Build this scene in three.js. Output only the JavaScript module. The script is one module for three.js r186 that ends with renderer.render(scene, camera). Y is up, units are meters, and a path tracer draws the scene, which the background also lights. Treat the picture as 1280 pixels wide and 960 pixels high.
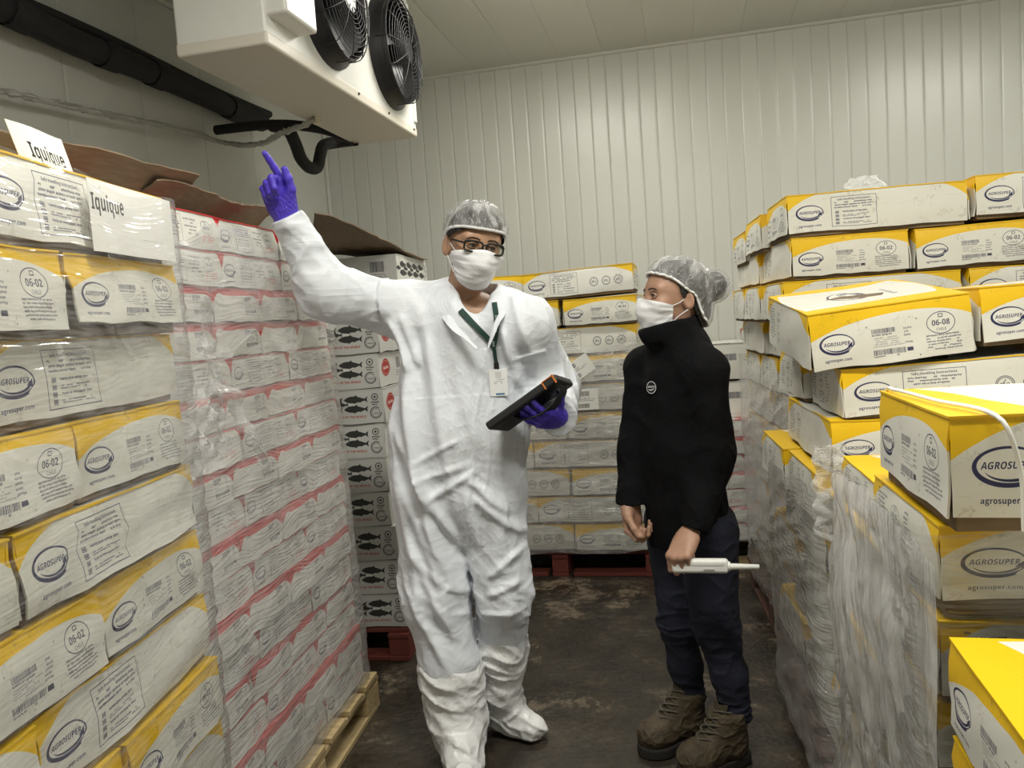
import * as THREE from 'three';
import { RoundedBoxGeometry } from 'three/addons/geometries/RoundedBoxGeometry.js';
import { mergeGeometries } from 'three/addons/utils/BufferGeometryUtils.js';
import { RectAreaLightUniformsLib } from 'three/addons/lights/RectAreaLightUniformsLib.js';
import { createNoise3D, createNoise2D } from 'simplex-noise';

// ---------- camera, background, lamps, exposure ----------
const scene = new THREE.Scene();
const rad = (d) => (d * Math.PI) / 180;
const camera = new THREE.PerspectiveCamera((2 * Math.atan(480 / 1010) * 180) / Math.PI, 4 / 3, 0.05, 60);
camera.position.set(0, 1.42, 0);
camera.rotation.order = 'YXZ';
camera.rotation.set(rad(-4.5), rad(12.7), rad(-4.0));
scene.add(camera);
scene.background = new THREE.Color(0x000000);
const renderer = new THREE.WebGLRenderer({ antialias: true });
renderer.toneMapping = THREE.LinearToneMapping;
renderer.toneMappingExposure = 2.7;
renderer.shadowMap.enabled = true;
RectAreaLightUniformsLib.init();
const LAMP_COLOR = new THREE.Color().setRGB(1.0, 0.975, 0.89);
// x, y, z, length along x, intensity
const LAMPS = [
  [-0.55, 3.04, -3.85, 0.9, 17],
  [1.95, 3.04, -3.85, 0.9, 17],
  [-0.2, 3.04, -1.1, 1.2, 25],
  [2.0, 3.04, -1.1, 1.2, 17],
];

// ---------- helpers ----------
let seedState = 12345;
const rnd = () => { seedState = (seedState + 0x6d2b79f5) | 0; let t = Math.imul(seedState ^ (seedState >>> 15), 1 | seedState); t = (t + Math.imul(t ^ (t >>> 7), 61 | t)) ^ t; return ((t ^ (t >>> 14)) >>> 0) / 4294967296; };
const rr = (a, b) => a + (b - a) * rnd();
const n3 = createNoise3D(rnd), n2 = createNoise2D(rnd);
const V = (x, y, z) => new THREE.Vector3(x, y, z);
const clamp = (x, a, b) => Math.min(b, Math.max(a, x));
const sstep = (a, b, x) => { const t = clamp((x - a) / (b - a), 0, 1); return t * t * (3 - 2 * t); };
const names = new Map();
const numbered = (name) => { const n = names.get(name) ?? 0; names.set(name, n + 1); return n ? `${name}_${String(n).padStart(3, '0')}` : name; };
function thing(name, label, category, pos = [0, 0, 0], turn = 0, group) {
  const o = new THREE.Group(); o.name = numbered(name); scene.add(o);
  o.position.set(...pos); o.rotation.y = turn; o.userData = { label, category };
  if (group) o.userData.group = group;
  return o;
}
function tag(o, label, category, group, kind) { o.userData = { label, category }; if (group) o.userData.group = group; if (kind) o.userData.kind = kind; return o; }
function part(name, geometry, material, parent) {
  const m = new THREE.Mesh(Array.isArray(geometry) ? mergeGeometries(geometry) : geometry, material);
  m.name = parent === scene ? numbered(name) : name; m.castShadow = m.receiveShadow = true; parent.add(m);
  return m;
}
function struct(name, parent = scene) { const g = new THREE.Group(); g.name = name; g.userData = { kind: 'structure' }; parent.add(g); return g; }
const canvasOf = (w, h) => { const c = document.createElement('canvas'); c.width = w; c.height = h; return [c, c.getContext('2d')]; };
function texOf(c, srgb = true, repeat) { const t = new THREE.CanvasTexture(c); if (srgb) t.colorSpace = THREE.SRGBColorSpace; t.magFilter = THREE.LinearFilter; if (repeat) { t.wrapS = t.wrapT = THREE.RepeatWrapping; } return t; }
// tileable value noise field as a grey DataTexture
function noiseTex(size, fn, srgb = false) {
  const d = new Uint8Array(size * size * 4);
  for (let y = 0; y < size; y++) for (let x = 0; x < size; x++) { const v = fn(x / size, y / size), o = (y * size + x) * 4; const a = Array.isArray(v) ? v : [v, v, v]; for (let c = 0; c < 3; c++) d[o + c] = clamp(a[c], 0, 1) * 255; d[o + 3] = 255; }
  const t = new THREE.DataTexture(d, size, size); t.magFilter = THREE.LinearFilter; t.wrapS = t.wrapT = THREE.RepeatWrapping; if (srgb) t.colorSpace = THREE.SRGBColorSpace; t.needsUpdate = true; return t;
}
// noise that repeats over the unit square (two circles in 3-D blended)
const tile = (u, v, f) => { const a = n2(u * f, v * f), b = n2((u - 1) * f, v * f), c = n2(u * f, (v - 1) * f), d = n2((u - 1) * f, (v - 1) * f), s = sstep(0.8, 1, u), t = sstep(0.8, 1, v); return (a * (1 - s) + b * s) * (1 - t) + (c * (1 - s) + d * s) * t; };
const std = (o) => new THREE.MeshStandardMaterial(o);
const phys = (o) => new THREE.MeshPhysicalMaterial(o);
const lin = (r, g, b) => new THREE.Color().setRGB(r, g, b);
function tubeGeo(pts, r, seg = 24, sides = 8, closed = false) { return new THREE.TubeGeometry(new THREE.CatmullRomCurve3(pts.map((p) => (p.isVector3 ? p : V(...p))), closed, 'centripetal'), seg, r, sides, closed); }
function bar(a, b, r, sides = 8) { const A = V(...a), B = V(...b), g = new THREE.CylinderGeometry(r, r, A.distanceTo(B), sides); g.applyQuaternion(new THREE.Quaternion().setFromUnitVectors(V(0, 1, 0), B.clone().sub(A).normalize())); g.translate(...A.add(B).multiplyScalar(0.5).toArray()); return g; }
const boxAt = (w, h, d, x, y, z, r = 0.003) => new RoundedBoxGeometry(w, h, d, 1, Math.min(r, w / 3, h / 3, d / 3)).translate(x, y, z);
function gridGeo(nu, nv, fn, uvfn) {   // open sheet from a function (u, v) -> [x, y, z]
  const p = [], uv = [], idx = [];
  for (let j = 0; j <= nv; j++) for (let i = 0; i <= nu; i++) { p.push(...fn(i / nu, j / nv)); uv.push(...(uvfn ? uvfn(i / nu, j / nv) : [i / nu, j / nv])); }
  for (let j = 0; j < nv; j++) for (let i = 0; i < nu; i++) { const a = j * (nu + 1) + i, b = a + 1, c = a + nu + 1, d = c + 1; idx.push(a, b, d, a, d, c); }
  const g = new THREE.BufferGeometry(); g.setAttribute('position', new THREE.Float32BufferAttribute(p, 3)); g.setAttribute('uv', new THREE.Float32BufferAttribute(uv, 2)); g.setIndex(idx); g.computeVertexNormals(); return g;
}
// a sheet with thickness: the same function with an offset d along its normal
function slabGeo(nu, nv, fn, thick, uvfn) {
  const a = gridGeo(nu, nv, fn, uvfn), n = a.attributes.normal, p = a.attributes.position, b = a.clone(), q = b.attributes.position;
  for (let i = 0; i < p.count; i++) q.setXYZ(i, p.getX(i) - n.getX(i) * thick, p.getY(i) - n.getY(i) * thick, p.getZ(i) - n.getZ(i) * thick);
  const idx = Array.from(b.index.array); for (let i = 0; i < idx.length; i += 3) [idx[i], idx[i + 1]] = [idx[i + 1], idx[i]]; b.setIndex(idx); b.computeVertexNormals();
  const rim = [], ruv = [], ri = [], N = nu + 1, loop = [];
  for (let i = 0; i < nu; i++) loop.push(i); for (let j = 0; j < nv; j++) loop.push(j * N + nu); for (let i = nu; i > 0; i--) loop.push(nv * N + i); for (let j = nv; j > 0; j--) loop.push(j * N);
  loop.forEach((k, m) => { const k2 = loop[(m + 1) % loop.length], o = rim.length / 3; for (const [src, kk] of [[p, k], [p, k2], [q, k], [q, k2]]) { rim.push(src.getX(kk), src.getY(kk), src.getZ(kk)); ruv.push(a.attributes.uv.getX(kk), a.attributes.uv.getY(kk)); } ri.push(o, o + 2, o + 1, o + 1, o + 2, o + 3); });
  const g = new THREE.BufferGeometry(); g.setAttribute('position', new THREE.Float32BufferAttribute(rim, 3)); g.setAttribute('uv', new THREE.Float32BufferAttribute(ruv, 2)); g.setIndex(ri); g.computeVertexNormals();
  return mergeGeometries([a, b, g]);
}

// ---------- the room ----------
const XL = -2.5, XR = 3.4, ZB = -5.5, ZF = 1.6, YC = 3.13;
const grime = noiseTex(512, (u, v) => { const n = 0.5 + 0.5 * (0.6 * tile(u, v, 5) + 0.3 * tile(u, v, 17) + 0.25 * tile(u, v, 60)); return 0.965 + 0.035 * n; });
const panelBump = noiseTex(256, (u, v) => 0.5 + 0.28 * tile(u, v, 6) + 0.12 * tile(u, v, 30));
const panelMat = [0, 1, 2].map((i) => std({ name: 'painted_panel', color: lin(0.63 - i * 0.012, 0.635 - i * 0.012, 0.585 - i * 0.012), roughness: 0.3, bumpMap: panelBump, bumpScale: 0.0003 }));
const shellMat = std({ name: 'insulated_shell', color: lin(0.5, 0.5, 0.46), roughness: 0.7 });
// one ribbed strip of cold-room cladding: flat face with bevelled edges, length along y
function stripGeo(w, len, depth = 0.0045) {
  const s = new THREE.Shape(), h = w / 2 - 0.0005, b = 0.011;
  s.moveTo(-h, -0.012); s.lineTo(-h, depth * 0.35); s.lineTo(-h + b * 0.5, depth * 0.8); s.lineTo(-h + b, depth); s.lineTo(h - b, depth * 0.72); s.lineTo(h - b * 0.4, depth * 0.5); s.lineTo(h, depth * 0.3); s.lineTo(h, -0.012); s.closePath();
  const g = new THREE.ExtrudeGeometry(s, { depth: len, bevelEnabled: false, steps: 1 });
  g.rotateX(Math.PI / 2).translate(0, len, 0);   // profile (x, z-out), length along +y
  const p = g.attributes.position, uv = g.attributes.uv;
  for (let i = 0; i < p.count; i++) uv.setXY(i, p.getX(i) / 1.3, p.getY(i) / 1.3);
  return g;
}
{
  const floorTex = noiseTex(1024, (u, v) => {
    const a = tile(u, v, 3), b = tile(u, v, 9), c = tile(u, v, 34), d = tile(u, v, 110);
    const grimeN = 0.5 + 0.32 * a + 0.22 * b + 0.14 * c; const pale = sstep(0.62, 0.95, grimeN + 0.12 * d);
    const base = 0.2 + 0.05 * b + 0.03 * c + 0.035 * d;
    return [base * 1.06 + pale * 0.19, base * 0.93 + pale * 0.175, base * 0.76 + pale * 0.155];
  }, true);
  floorTex.repeat.set(1, 1);
  const fm = std({ name: 'stained_concrete', map: floorTex, color: lin(1, 1, 1), roughness: 0.62, roughnessMap: noiseTex(512, (u, v) => 0.72 + 0.35 * tile(u, v, 5) + 0.15 * tile(u, v, 40)), bumpMap: noiseTex(512, (u, v) => 0.5 + 0.25 * tile(u, v, 12) + 0.2 * tile(u, v, 70)), bumpScale: 0.004 });
  const fg = new THREE.BoxGeometry(XR - XL + 0.4, 0.2, ZF - ZB + 0.4).translate((XL + XR) / 2, -0.1, (ZF + ZB) / 2), p = fg.attributes.position, uv = fg.attributes.uv;
  for (let i = 0; i < p.count; i++) uv.setXY(i, p.getX(i) / 2.2, p.getZ(i) / 2.2);
  part('floor', fg, fm, scene).userData = { kind: 'structure' };
  // back wall: insulated shell with narrow ribbed strips
  const wb = struct('wall_back'); part('wall_shell', new THREE.BoxGeometry(XR - XL + 0.4, YC + 0.2, 0.15).translate((XL + XR) / 2, YC / 2, ZB - 0.085), shellMat, wb);
  const w = 0.107, geo = stripGeo(w, YC);
  for (let i = 0; i < Math.floor((XR - XL) / w) + 1; i++) { const m = part('wall_strip', geo, panelMat[(i * 7 + (i >> 2)) % 3], wb); m.position.set(XL + w * (i + 0.5), 0, ZB); m.rotation.y = rr(-0.006, 0.006); }
  // left wall
  const wl = struct('wall_left'); part('wall_shell', new THREE.BoxGeometry(0.15, YC + 0.2, ZF - ZB + 0.3).translate(XL - 0.085, YC / 2, (ZF + ZB) / 2), shellMat, wl);
  const wg = stripGeo(0.5, YC, 0.004);
  for (let i = 0; i < 15; i++) { const m = part('wall_panel', wg, panelMat[i % 3], wl); m.rotation.y = Math.PI / 2; m.position.set(XL, 0, ZB + 0.5 * (i + 0.5)); if (m.position.z > ZF + 0.2) m.position.z -= 0.01; }
  const wr = struct('wall_right'); part('wall_shell', new THREE.BoxGeometry(0.15, YC + 0.2, ZF - ZB + 0.3).translate(XR + 0.085, YC / 2, (ZF + ZB) / 2), shellMat, wr);
  for (let i = 0; i < 15; i++) { const m = part('wall_panel', wg, panelMat[i % 3], wr); m.rotation.y = -Math.PI / 2; m.position.set(XR, 0, ZB + 0.5 * (i + 0.5)); }
  part('wall_front', new THREE.BoxGeometry(XR - XL + 0.4, YC + 0.2, 0.15).translate((XL + XR) / 2, YC / 2, ZF + 0.1), panelMat[0], scene).userData = { kind: 'structure' };
  const ce = struct('ceiling'); part('ceiling_shell', new THREE.BoxGeometry(XR - XL + 0.4, 0.15, ZF - ZB + 0.4).translate((XL + XR) / 2, YC + 0.09, (ZF + ZB) / 2), shellMat, ce);
  const cg = stripGeo(0.29, ZF - ZB, 0.003);
  for (let i = 0; i < 21; i++) { const m = part('ceiling_panel', cg, panelMat[(i * 5) % 3], ce); m.rotation.x = Math.PI / 2; m.position.set(XL + 0.29 * (i + 0.5), YC, ZB); }
  // white coving along the top of the back and left walls
  const tm = std({ name: 'painted_trim', color: lin(0.6, 0.6, 0.55), roughness: 0.4 });
  part('trim_1', bar([XL, YC - 0.004, ZB + 0.01], [XR, YC - 0.004, ZB + 0.01], 0.018, 6), tm, scene).userData = { kind: 'structure' };
  part('trim_2', bar([XL + 0.01, YC - 0.004, ZB], [XL + 0.01, YC - 0.004, ZF], 0.018, 6), tm, scene).userData = { kind: 'structure' };
  part('trim_3', bar([XL + 0.012, 0, ZB + 0.012], [XL + 0.012, YC, ZB + 0.012], 0.02, 6), tm, scene).userData = { kind: 'structure' };
}
// ceiling lamps (all outside the frame)
{
  const glow = std({ name: 'lamp_diffuser', color: lin(0.9, 0.9, 0.85), emissive: LAMP_COLOR, emissiveIntensity: 12, roughness: 0.4 }), white = std({ name: 'lamp_housing', color: lin(0.7, 0.7, 0.68), roughness: 0.4 });
  LAMPS.forEach(([x, y, z, len, power], i) => {
    const t = thing('ceiling_lamp', ['long white ceiling batten lamp above the back pallet', 'long white ceiling batten lamp above the far right stacks', 'long white ceiling batten lamp above the open aisle', 'long white ceiling batten lamp above the front right stacks'][i], 'lamp', [x, YC, z], 0);
    part('housing', boxAt(len, 0.05, 0.12, 0, -0.028, 0, 0.01), white, t);
    part('diffuser', new THREE.CylinderGeometry(0.05, 0.05, len - 0.04, 20, 1, false, -Math.PI / 2, Math.PI).rotateZ(Math.PI / 2).rotateX(Math.PI / 2).scale(1, 0.7, 1).translate(0, -0.053, 0), glow, t);
    const l = new THREE.RectAreaLight(LAMP_COLOR, power, len, 0.16); l.name = 'lamp_light'; l.position.set(0, y - YC - 0.002, 0); l.rotation.x = -Math.PI / 2; t.add(l);
  });
}

// ---------- cartons ----------
const NAVY = '#2a2b56', YEL = '#f4c60e', RED = '#d4302c';
function words(c, x, y, w, h, color, dense = 0.85) {   // a line of print too small to read
  c.fillStyle = color; let px = x; while (px < x + w - h) { const l = Math.min(h * rr(0.8, 4.2), x + w - px); if (rnd() < dense) for (let q = px; q < px + l; q += h * 0.55) c.fillRect(q, y + h * rr(0, 0.25), h * 0.36, h * rr(0.55, 0.9)); px += l + h * 0.6; }
}
function para(c, x, y, w, h, lines, color, rag = 0.2) { for (let i = 0; i < lines; i++) words(c, x + (rag > 0 ? rr(0, rag * w * 0.3) : 0), y + (i * h) / lines, w * (1 - rr(0, rag)), (h / lines) * 0.62, color); }
function bars(c, x, y, w, h, color = '#3c3c48') { c.fillStyle = color; let px = x; while (px < x + w) { const l = rr(0.006, 0.022) * w; c.fillRect(px, y, l, h); px += l + rr(0.006, 0.022) * w; } }
function logo(c, x, y, w, col = NAVY, h = w * 0.56) {
  c.save(); c.translate(x, y); c.scale(w / 200, h / 112); c.fillStyle = col;
  c.beginPath(); c.ellipse(0, 0, 100, 56, 0, 0, 7); c.fill();
  c.globalCompositeOperation = 'source-over'; c.fillStyle = '#ecebe6'; c.beginPath(); c.ellipse(3, -3, 90, 46, 0, 0, 7); c.fill();
  c.beginPath(); c.moveTo(60, 40); c.lineTo(104, 6); c.lineTo(110, 16); c.lineTo(72, 46); c.fill();
  c.fillStyle = col; c.beginPath(); c.moveTo(-66, 12); c.bezierCurveTo(-40, 40, 40, 40, 66, 14); c.lineTo(58, 14); c.lineTo(88, -8); c.lineTo(84, 22); c.lineTo(76, 18); c.bezierCurveTo(44, 50, -46, 48, -66, 12); c.fill();
  c.save(); c.transform(1, 0, -0.22, 1, 0, 0); c.font = 'bold 27px sans-serif'; c.textAlign = 'center'; c.textBaseline = 'middle'; c.scale(150 / c.measureText('AGROSUPER').width, 1); c.fillText('AGROSUPER', 0, -4); c.restore(); c.restore();
}
function web(c, x, y, w, col = NAVY) { c.fillStyle = col; c.font = 'bold 40px sans-serif'; c.save(); c.translate(x, y); c.scale(w / c.measureText('agrosuper.com').width, w / c.measureText('agrosuper.com').width); c.textAlign = 'center'; c.fillText('agrosuper.com', 0, 0); c.restore(); }
function oval(c, x, y, w, txt, col = '#4a4a60') {
  c.strokeStyle = col; c.lineWidth = w * 0.025; c.beginPath(); c.ellipse(x, y, w / 2, w * 0.36, 0, 0, 7); c.stroke(); c.fillStyle = col; c.textAlign = 'center';
  c.font = `bold ${w * 0.26}px sans-serif`; c.fillText(txt, x, y + w * 0.09); c.font = `${w * 0.14}px sans-serif`; c.fillText('CHILE', x, y + w * 0.27); c.strokeRect(x - w * 0.07, y - w * 0.29, w * 0.14, w * 0.1);
}
function iso(c, x, y, r, col = '#50505e') { c.strokeStyle = col; c.lineWidth = r * 0.09; for (const k of [1, 0.82]) { c.beginPath(); c.arc(x, y, r * k, 0, 7); c.stroke(); } c.fillStyle = col; c.font = `bold ${r * 0.66}px sans-serif`; c.textAlign = 'center'; c.fillText('ISO', x, y + r * 0.28); c.beginPath(); c.moveTo(x - r * 0.45, y - r * 0.2); c.lineTo(x - r * 0.3, y); c.lineTo(x + r * 0.1, y - r * 0.6); c.stroke(); }
function instructions(c, x, y, w, h, col = '#3c3d58') {
  c.strokeStyle = col; c.lineWidth = h * 0.014; c.strokeRect(x, y, w, h); c.fillStyle = col; c.font = `bold ${h * 0.085}px sans-serif`; c.textAlign = 'center'; c.fillText('Safe Handling Instructions', x + w / 2, y + h * 0.12);
  para(c, x + w * 0.05, y + h * 0.17, w * 0.9, h * 0.25, 3, col, 0.12);
  for (let i = 0; i < 4; i++) { const yy = y + h * (0.48 + i * 0.125); c.strokeRect(x + w * 0.09, yy, w * 0.07, h * 0.07); c.fillRect(x + w * 0.1, yy + h * 0.02, w * 0.05, h * 0.03); para(c, x + w * 0.24, yy, w * rr(0.45, 0.7), h * 0.09, i % 2 ? 2 : 1, col, 0.1); }
}
function stock(c, x, y, w, h, col = '#44445a') {   // stock label printed on the short side
  bars(c, x, y, w * 0.55, h * 0.16, col); words(c, x, y + h * 0.18, w * 0.5, h * 0.07, col); para(c, x, y + h * 0.3, w * 0.75, h * 0.36, 5, 'rgba(80,80,100,.55)', 0.4);
  c.font = `bold ${h * 0.1}px sans-serif`; para(c, x + w * 0.76, y + h * 0.05, w * 0.2, h * 0.6, 5, 'rgba(70,70,90,.7)', 0.4); bars(c, x, y + h * 0.72, w * 0.76, h * 0.18, col); c.fillRect(x + w * 0.8, y + h * 0.74, w * 0.14, h * 0.13); words(c, x, y + h * 0.92, w * 0.6, h * 0.06, col);
}
const WHITE = '#e6e5df';
function ground(c, x, y, w, h) {
  c.save(); c.beginPath(); c.rect(x, y, w, h); c.clip(); c.fillStyle = WHITE; c.fillRect(x, y, w, h);
}
function smudges(c, x, y, w, h, n) { for (let i = 0; i < n; i++) { c.fillStyle = `rgba(${rr(95, 130)},${rr(88, 115)},${rr(70, 95)},${rr(0.03, 0.14)})`; const cx = x + rnd() * w, cy = y + rnd() * h, s = rr(0.01, 0.05) * w; for (let k = 0; k < 12; k++) { c.beginPath(); c.ellipse(cx + rr(-s, s), cy + rr(-s, s) * 0.5, s * rr(0.05, 0.35), s * rr(0.03, 0.2), rr(0, 3), 0, 7); c.fill(); } } c.strokeStyle = 'rgba(90,85,75,.25)'; c.lineWidth = 1; for (let i = 0; i < n; i++) { const a = x + rnd() * w, b = y + rnd() * h; c.beginPath(); c.moveTo(a, b); c.lineTo(a + rr(-60, 60), b + rr(-12, 12)); c.stroke(); } }
// colour wedge in both upper corners (long side)
function wedges(c, x, y, w, h, col, a = 0.24, b = 0.26) { c.fillStyle = col; c.beginPath(); c.moveTo(x, y); c.lineTo(x + w * a, y); c.quadraticCurveTo(x + w * a * 0.42, y + h * 0.1, x, y + h * 0.42); c.fill(); c.beginPath(); c.moveTo(x + w, y); c.lineTo(x + w * (1 - b), y); c.quadraticCurveTo(x + w * (1 - b * 0.46), y + h * 0.08, x + w, y + h * 0.36); c.fill(); }
function band(c, x, y, w, h, col, scallop) {      // colour band along the top (short side)
  c.fillStyle = col; c.beginPath(); c.moveTo(x, y); c.lineTo(x + w, y);
  if (scallop) { c.lineTo(x + w, y + h * 0.46); c.quadraticCurveTo(x + w * 0.97, y + h * 0.2, x + w * 0.88, y + h * 0.19); c.lineTo(x + w * 0.3, y + h * 0.22); c.quadraticCurveTo(x + w * 0.2, y + h * 0.22, x + w * 0.19, y + h * 0.2); c.quadraticCurveTo(x + w * 0.1, y + h * 0.05, x + w * 0.03, y + h * 0.4); c.lineTo(x, y + h * 0.5); }
  else { c.lineTo(x + w, y + h * 0.34); c.quadraticCurveTo(x + w * 0.86, y + h * 0.14, x + w * 0.6, y + h * 0.15); c.bezierCurveTo(x + w * 0.35, y + h * 0.17, x + w * 0.16, y + h * 0.28, x, y + h * 0.5); }
  c.fill();
}
function longA(c, x, y, w, h, col, red, blank) {
  ground(c, x, y, w, h); wedges(c, x, y, w, h, col, red ? 0.07 : blank ? 0.2 : 0.24, red ? 0.07 : blank ? 0.15 : 0.26); logo(c, x + w * (red ? 0.11 : 0.125), y + h * 0.5, w * 0.16); web(c, x + w * (red ? 0.11 : 0.125), y + h * 0.86, w * 0.13); instructions(c, x + w * 0.25, y + h * 0.14, w * 0.25, h * 0.76);
  if (red) { para(c, x + w * 0.53, y + h * 0.2, w * 0.18, h * 0.5, 5, 'rgba(60,60,80,.7)'); oval(c, x + w * 0.82, y + h * 0.4, w * 0.13, '06-02'); para(c, x + w * 0.74, y + h * 0.64, w * 0.2, h * 0.2, 3, RED); } else if (!blank) for (const k of [0.65, 0.76, 0.87]) iso(c, x + w * k, y + h * 0.56, h * 0.17);
  smudges(c, x, y, w, h, 26); c.restore();
}
function longB(c, x, y, w, h, col) { ground(c, x, y, w, h); wedges(c, x, y, w, h, col); para(c, x + w * 0.05, y + h * 0.12, w * 0.14, h * 0.74, 12, 'rgba(50,50,75,.85)', 0.15); oval(c, x + w * 0.3, y + h * 0.4, w * 0.1, '06-02'); para(c, x + w * 0.25, y + h * 0.62, w * 0.11, h * 0.26, 5, 'rgba(50,50,75,.8)'); smudges(c, x, y, w, h, 26); c.restore(); }
function shortA(c, x, y, w, h, col, txt, scallop) {
  ground(c, x, y, w, h); band(c, x, y, w, h, col, scallop);
  if (scallop) { c.strokeStyle = 'rgba(90,90,90,.5)'; c.lineWidth = 2; c.beginPath(); c.ellipse(x + w * 0.1, y + h * 0.55, w * 0.085, h * 0.38, 0, 0, 7); c.stroke(); stock(c, x + w * 0.66, y + h * 0.24, w * 0.28, h * 0.56, '#3a3a48'); }
  else { logo(c, x + w * 0.16, y + h * 0.58, w * 0.22); web(c, x + w * 0.16, y + h * 0.88, w * 0.17); stock(c, x + w * 0.38, y + h * 0.4, w * 0.26, h * 0.5); oval(c, x + w * 0.81, y + h * 0.43, w * 0.17, txt); para(c, x + w * 0.71, y + h * 0.62, w * 0.22, h * 0.29, 6, 'rgba(50,50,75,.85)', 0.12); c.strokeStyle = '#555'; c.lineWidth = 2; for (const [a, b] of [[0.66, 0.3], [0.66, 0.92], [0.35, 0.34]]) c.strokeRect(x + w * a, y + h * b, 5, 5); }
  smudges(c, x, y, w, h, 20); c.restore();
}
function shortB(c, x, y, w, h, col) { ground(c, x, y, w, h); wedges(c, x, y, w, h, col); para(c, x + w * 0.08, y + h * 0.12, w * 0.16, h * 0.74, 11, 'rgba(50,50,75,.85)', 0.15); oval(c, x + w * 0.42, y + h * 0.36, w * 0.14, '06-02'); para(c, x + w * 0.36, y + h * 0.6, w * 0.13, h * 0.28, 5, 'rgba(50,50,75,.8)'); para(c, x + w * 0.56, y + h * 0.16, w * 0.08, h * 0.66, 9, 'rgba(50,50,75,.7)', 0.15); smudges(c, x, y, w, h, 20); c.restore(); }
function topArt(c, x, y, w, h, col) {
  ground(c, x, y, w, h); c.fillStyle = col; c.fillRect(x, y, w, h); c.fillStyle = WHITE; c.beginPath(); c.moveTo(x + w * 0.1, y + h * 0.03); c.bezierCurveTo(x + w * 0.5, y - h * 0.03, x + w * 0.7, y + h * 0.0, x + w * 0.92, y + h * 0.06); c.bezierCurveTo(x + w * 0.8, y + h * 0.5, x + w * 0.86, y + h * 0.8, x + w * 0.95, y + h * 0.93); c.bezierCurveTo(x + w * 0.6, y + h * 1.03, x + w * 0.4, y + h * 0.99, x + w * 0.24, y + h * 0.93); c.bezierCurveTo(x + w * 0.2, y + h * 0.6, x + w * 0.2, y + h * 0.3, x + w * 0.1, y + h * 0.03); c.fill();
  logo(c, x + w * 0.52, y + h * 0.45, w * 0.32); web(c, x + w * 0.52, y + h * 0.75, w * 0.24); smudges(c, x, y, w, h, 16); c.restore();
}
function fishShape(c, x, y, l) {   // one fish, head to the left
  c.save(); c.translate(x, y); c.scale(l / 100, l / 100); c.fillStyle = '#343634'; c.beginPath(); c.moveTo(0, 0); c.bezierCurveTo(10, -10, 24, -15, 44, -14); c.lineTo(52, -19); c.lineTo(58, -12); c.bezierCurveTo(70, -9, 80, -5, 87, -3); c.lineTo(100, -13); c.lineTo(96, 1); c.lineTo(99, 13); c.lineTo(87, 4); c.lineTo(72, 9); c.lineTo(68, 12); c.lineTo(62, 9); c.lineTo(50, 12); c.lineTo(46, 17); c.lineTo(40, 13); c.bezierCurveTo(24, 13, 10, 9, 0, 0); c.fill(); c.fillStyle = 'rgba(190,190,185,.35)'; c.fillRect(14, -6, 3, 3); c.restore();
}
function fishSide(c, x, y, w, h) {
  ground(c, x, y, w, h); c.fillStyle = '#dcdcd8'; c.fillRect(x, y, w, h);
  for (let i = 0; i < 4; i++) { const bx = x + w * (0.8 - i * 0.2) - w * 0.13; fishShape(c, bx + w * 0.02, y + h * 0.3, w * 0.19); fishShape(c, bx + w * 0.018, y + h * 0.58, w * 0.19); fishShape(c, bx - w * 0.075, y + h * 0.43, w * 0.13); c.fillStyle = '#f3f3ef'; c.fillRect(bx + w * 0.06, y + h * 0.41, w * 0.05, h * 0.06); }
  c.fillStyle = '#c0392b'; c.font = `bold ${h * 0.09}px sans-serif`; c.textAlign = 'right'; c.fillText('FROM THE PUREST WATERS OF THE WORLD', x + w * 0.86, y + h * 0.83);
  c.strokeStyle = '#3a3a3c'; c.fillStyle = '#3a3a3c'; c.lineWidth = h * 0.025; c.beginPath(); c.arc(x + w * 0.935, y + h * 0.24, h * 0.09, 0, 7); c.stroke(); c.beginPath(); c.arc(x + w * 0.935, y + h * 0.24, h * 0.035, 0, 7); c.fill(); words(c, x + w * 0.905, y + h * 0.36, w * 0.065, h * 0.06, '#3a3a3c', 1); words(c, x + w * 0.91, y + h * 0.44, w * 0.05, h * 0.05, '#3a3a3c', 1);
  c.beginPath(); c.arc(x + w * 0.935, y + h * 0.7, h * 0.16, 0, 5.4); c.stroke(); c.lineWidth = h * 0.012; c.beginPath(); c.arc(x + w * 0.935, y + h * 0.7, h * 0.12, 0, 7); c.stroke(); para(c, x + w * 0.915, y + h * 0.63, w * 0.04, h * 0.14, 2, '#55565a', 0); smudges(c, x, y, w, h, 16); c.restore();
}
function fishEnd(c, x, y, w, h) { ground(c, x, y, w, h); c.fillStyle = '#dcdcd8'; c.fillRect(x, y, w, h); c.fillStyle = '#b5322d'; c.beginPath(); c.ellipse(x + w * 0.24, y + h * 0.45, w * 0.15, h * 0.26, 0, 0, 7); c.fill(); c.strokeStyle = '#e8d8d0'; c.lineWidth = 3; c.beginPath(); c.ellipse(x + w * 0.24, y + h * 0.45, w * 0.12, h * 0.2, 0, 0, 7); c.stroke(); words(c, x + w * 0.15, y + h * 0.4, w * 0.18, h * 0.12, '#f0e0d8', 1); bars(c, x + w * 0.66, y + h * 0.2, w * 0.18, h * 0.34); para(c, x + w * 0.64, y + h * 0.6, w * 0.25, h * 0.2, 3, '#5a5a60'); smudges(c, x, y, w, h, 14); c.restore(); }

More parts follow.
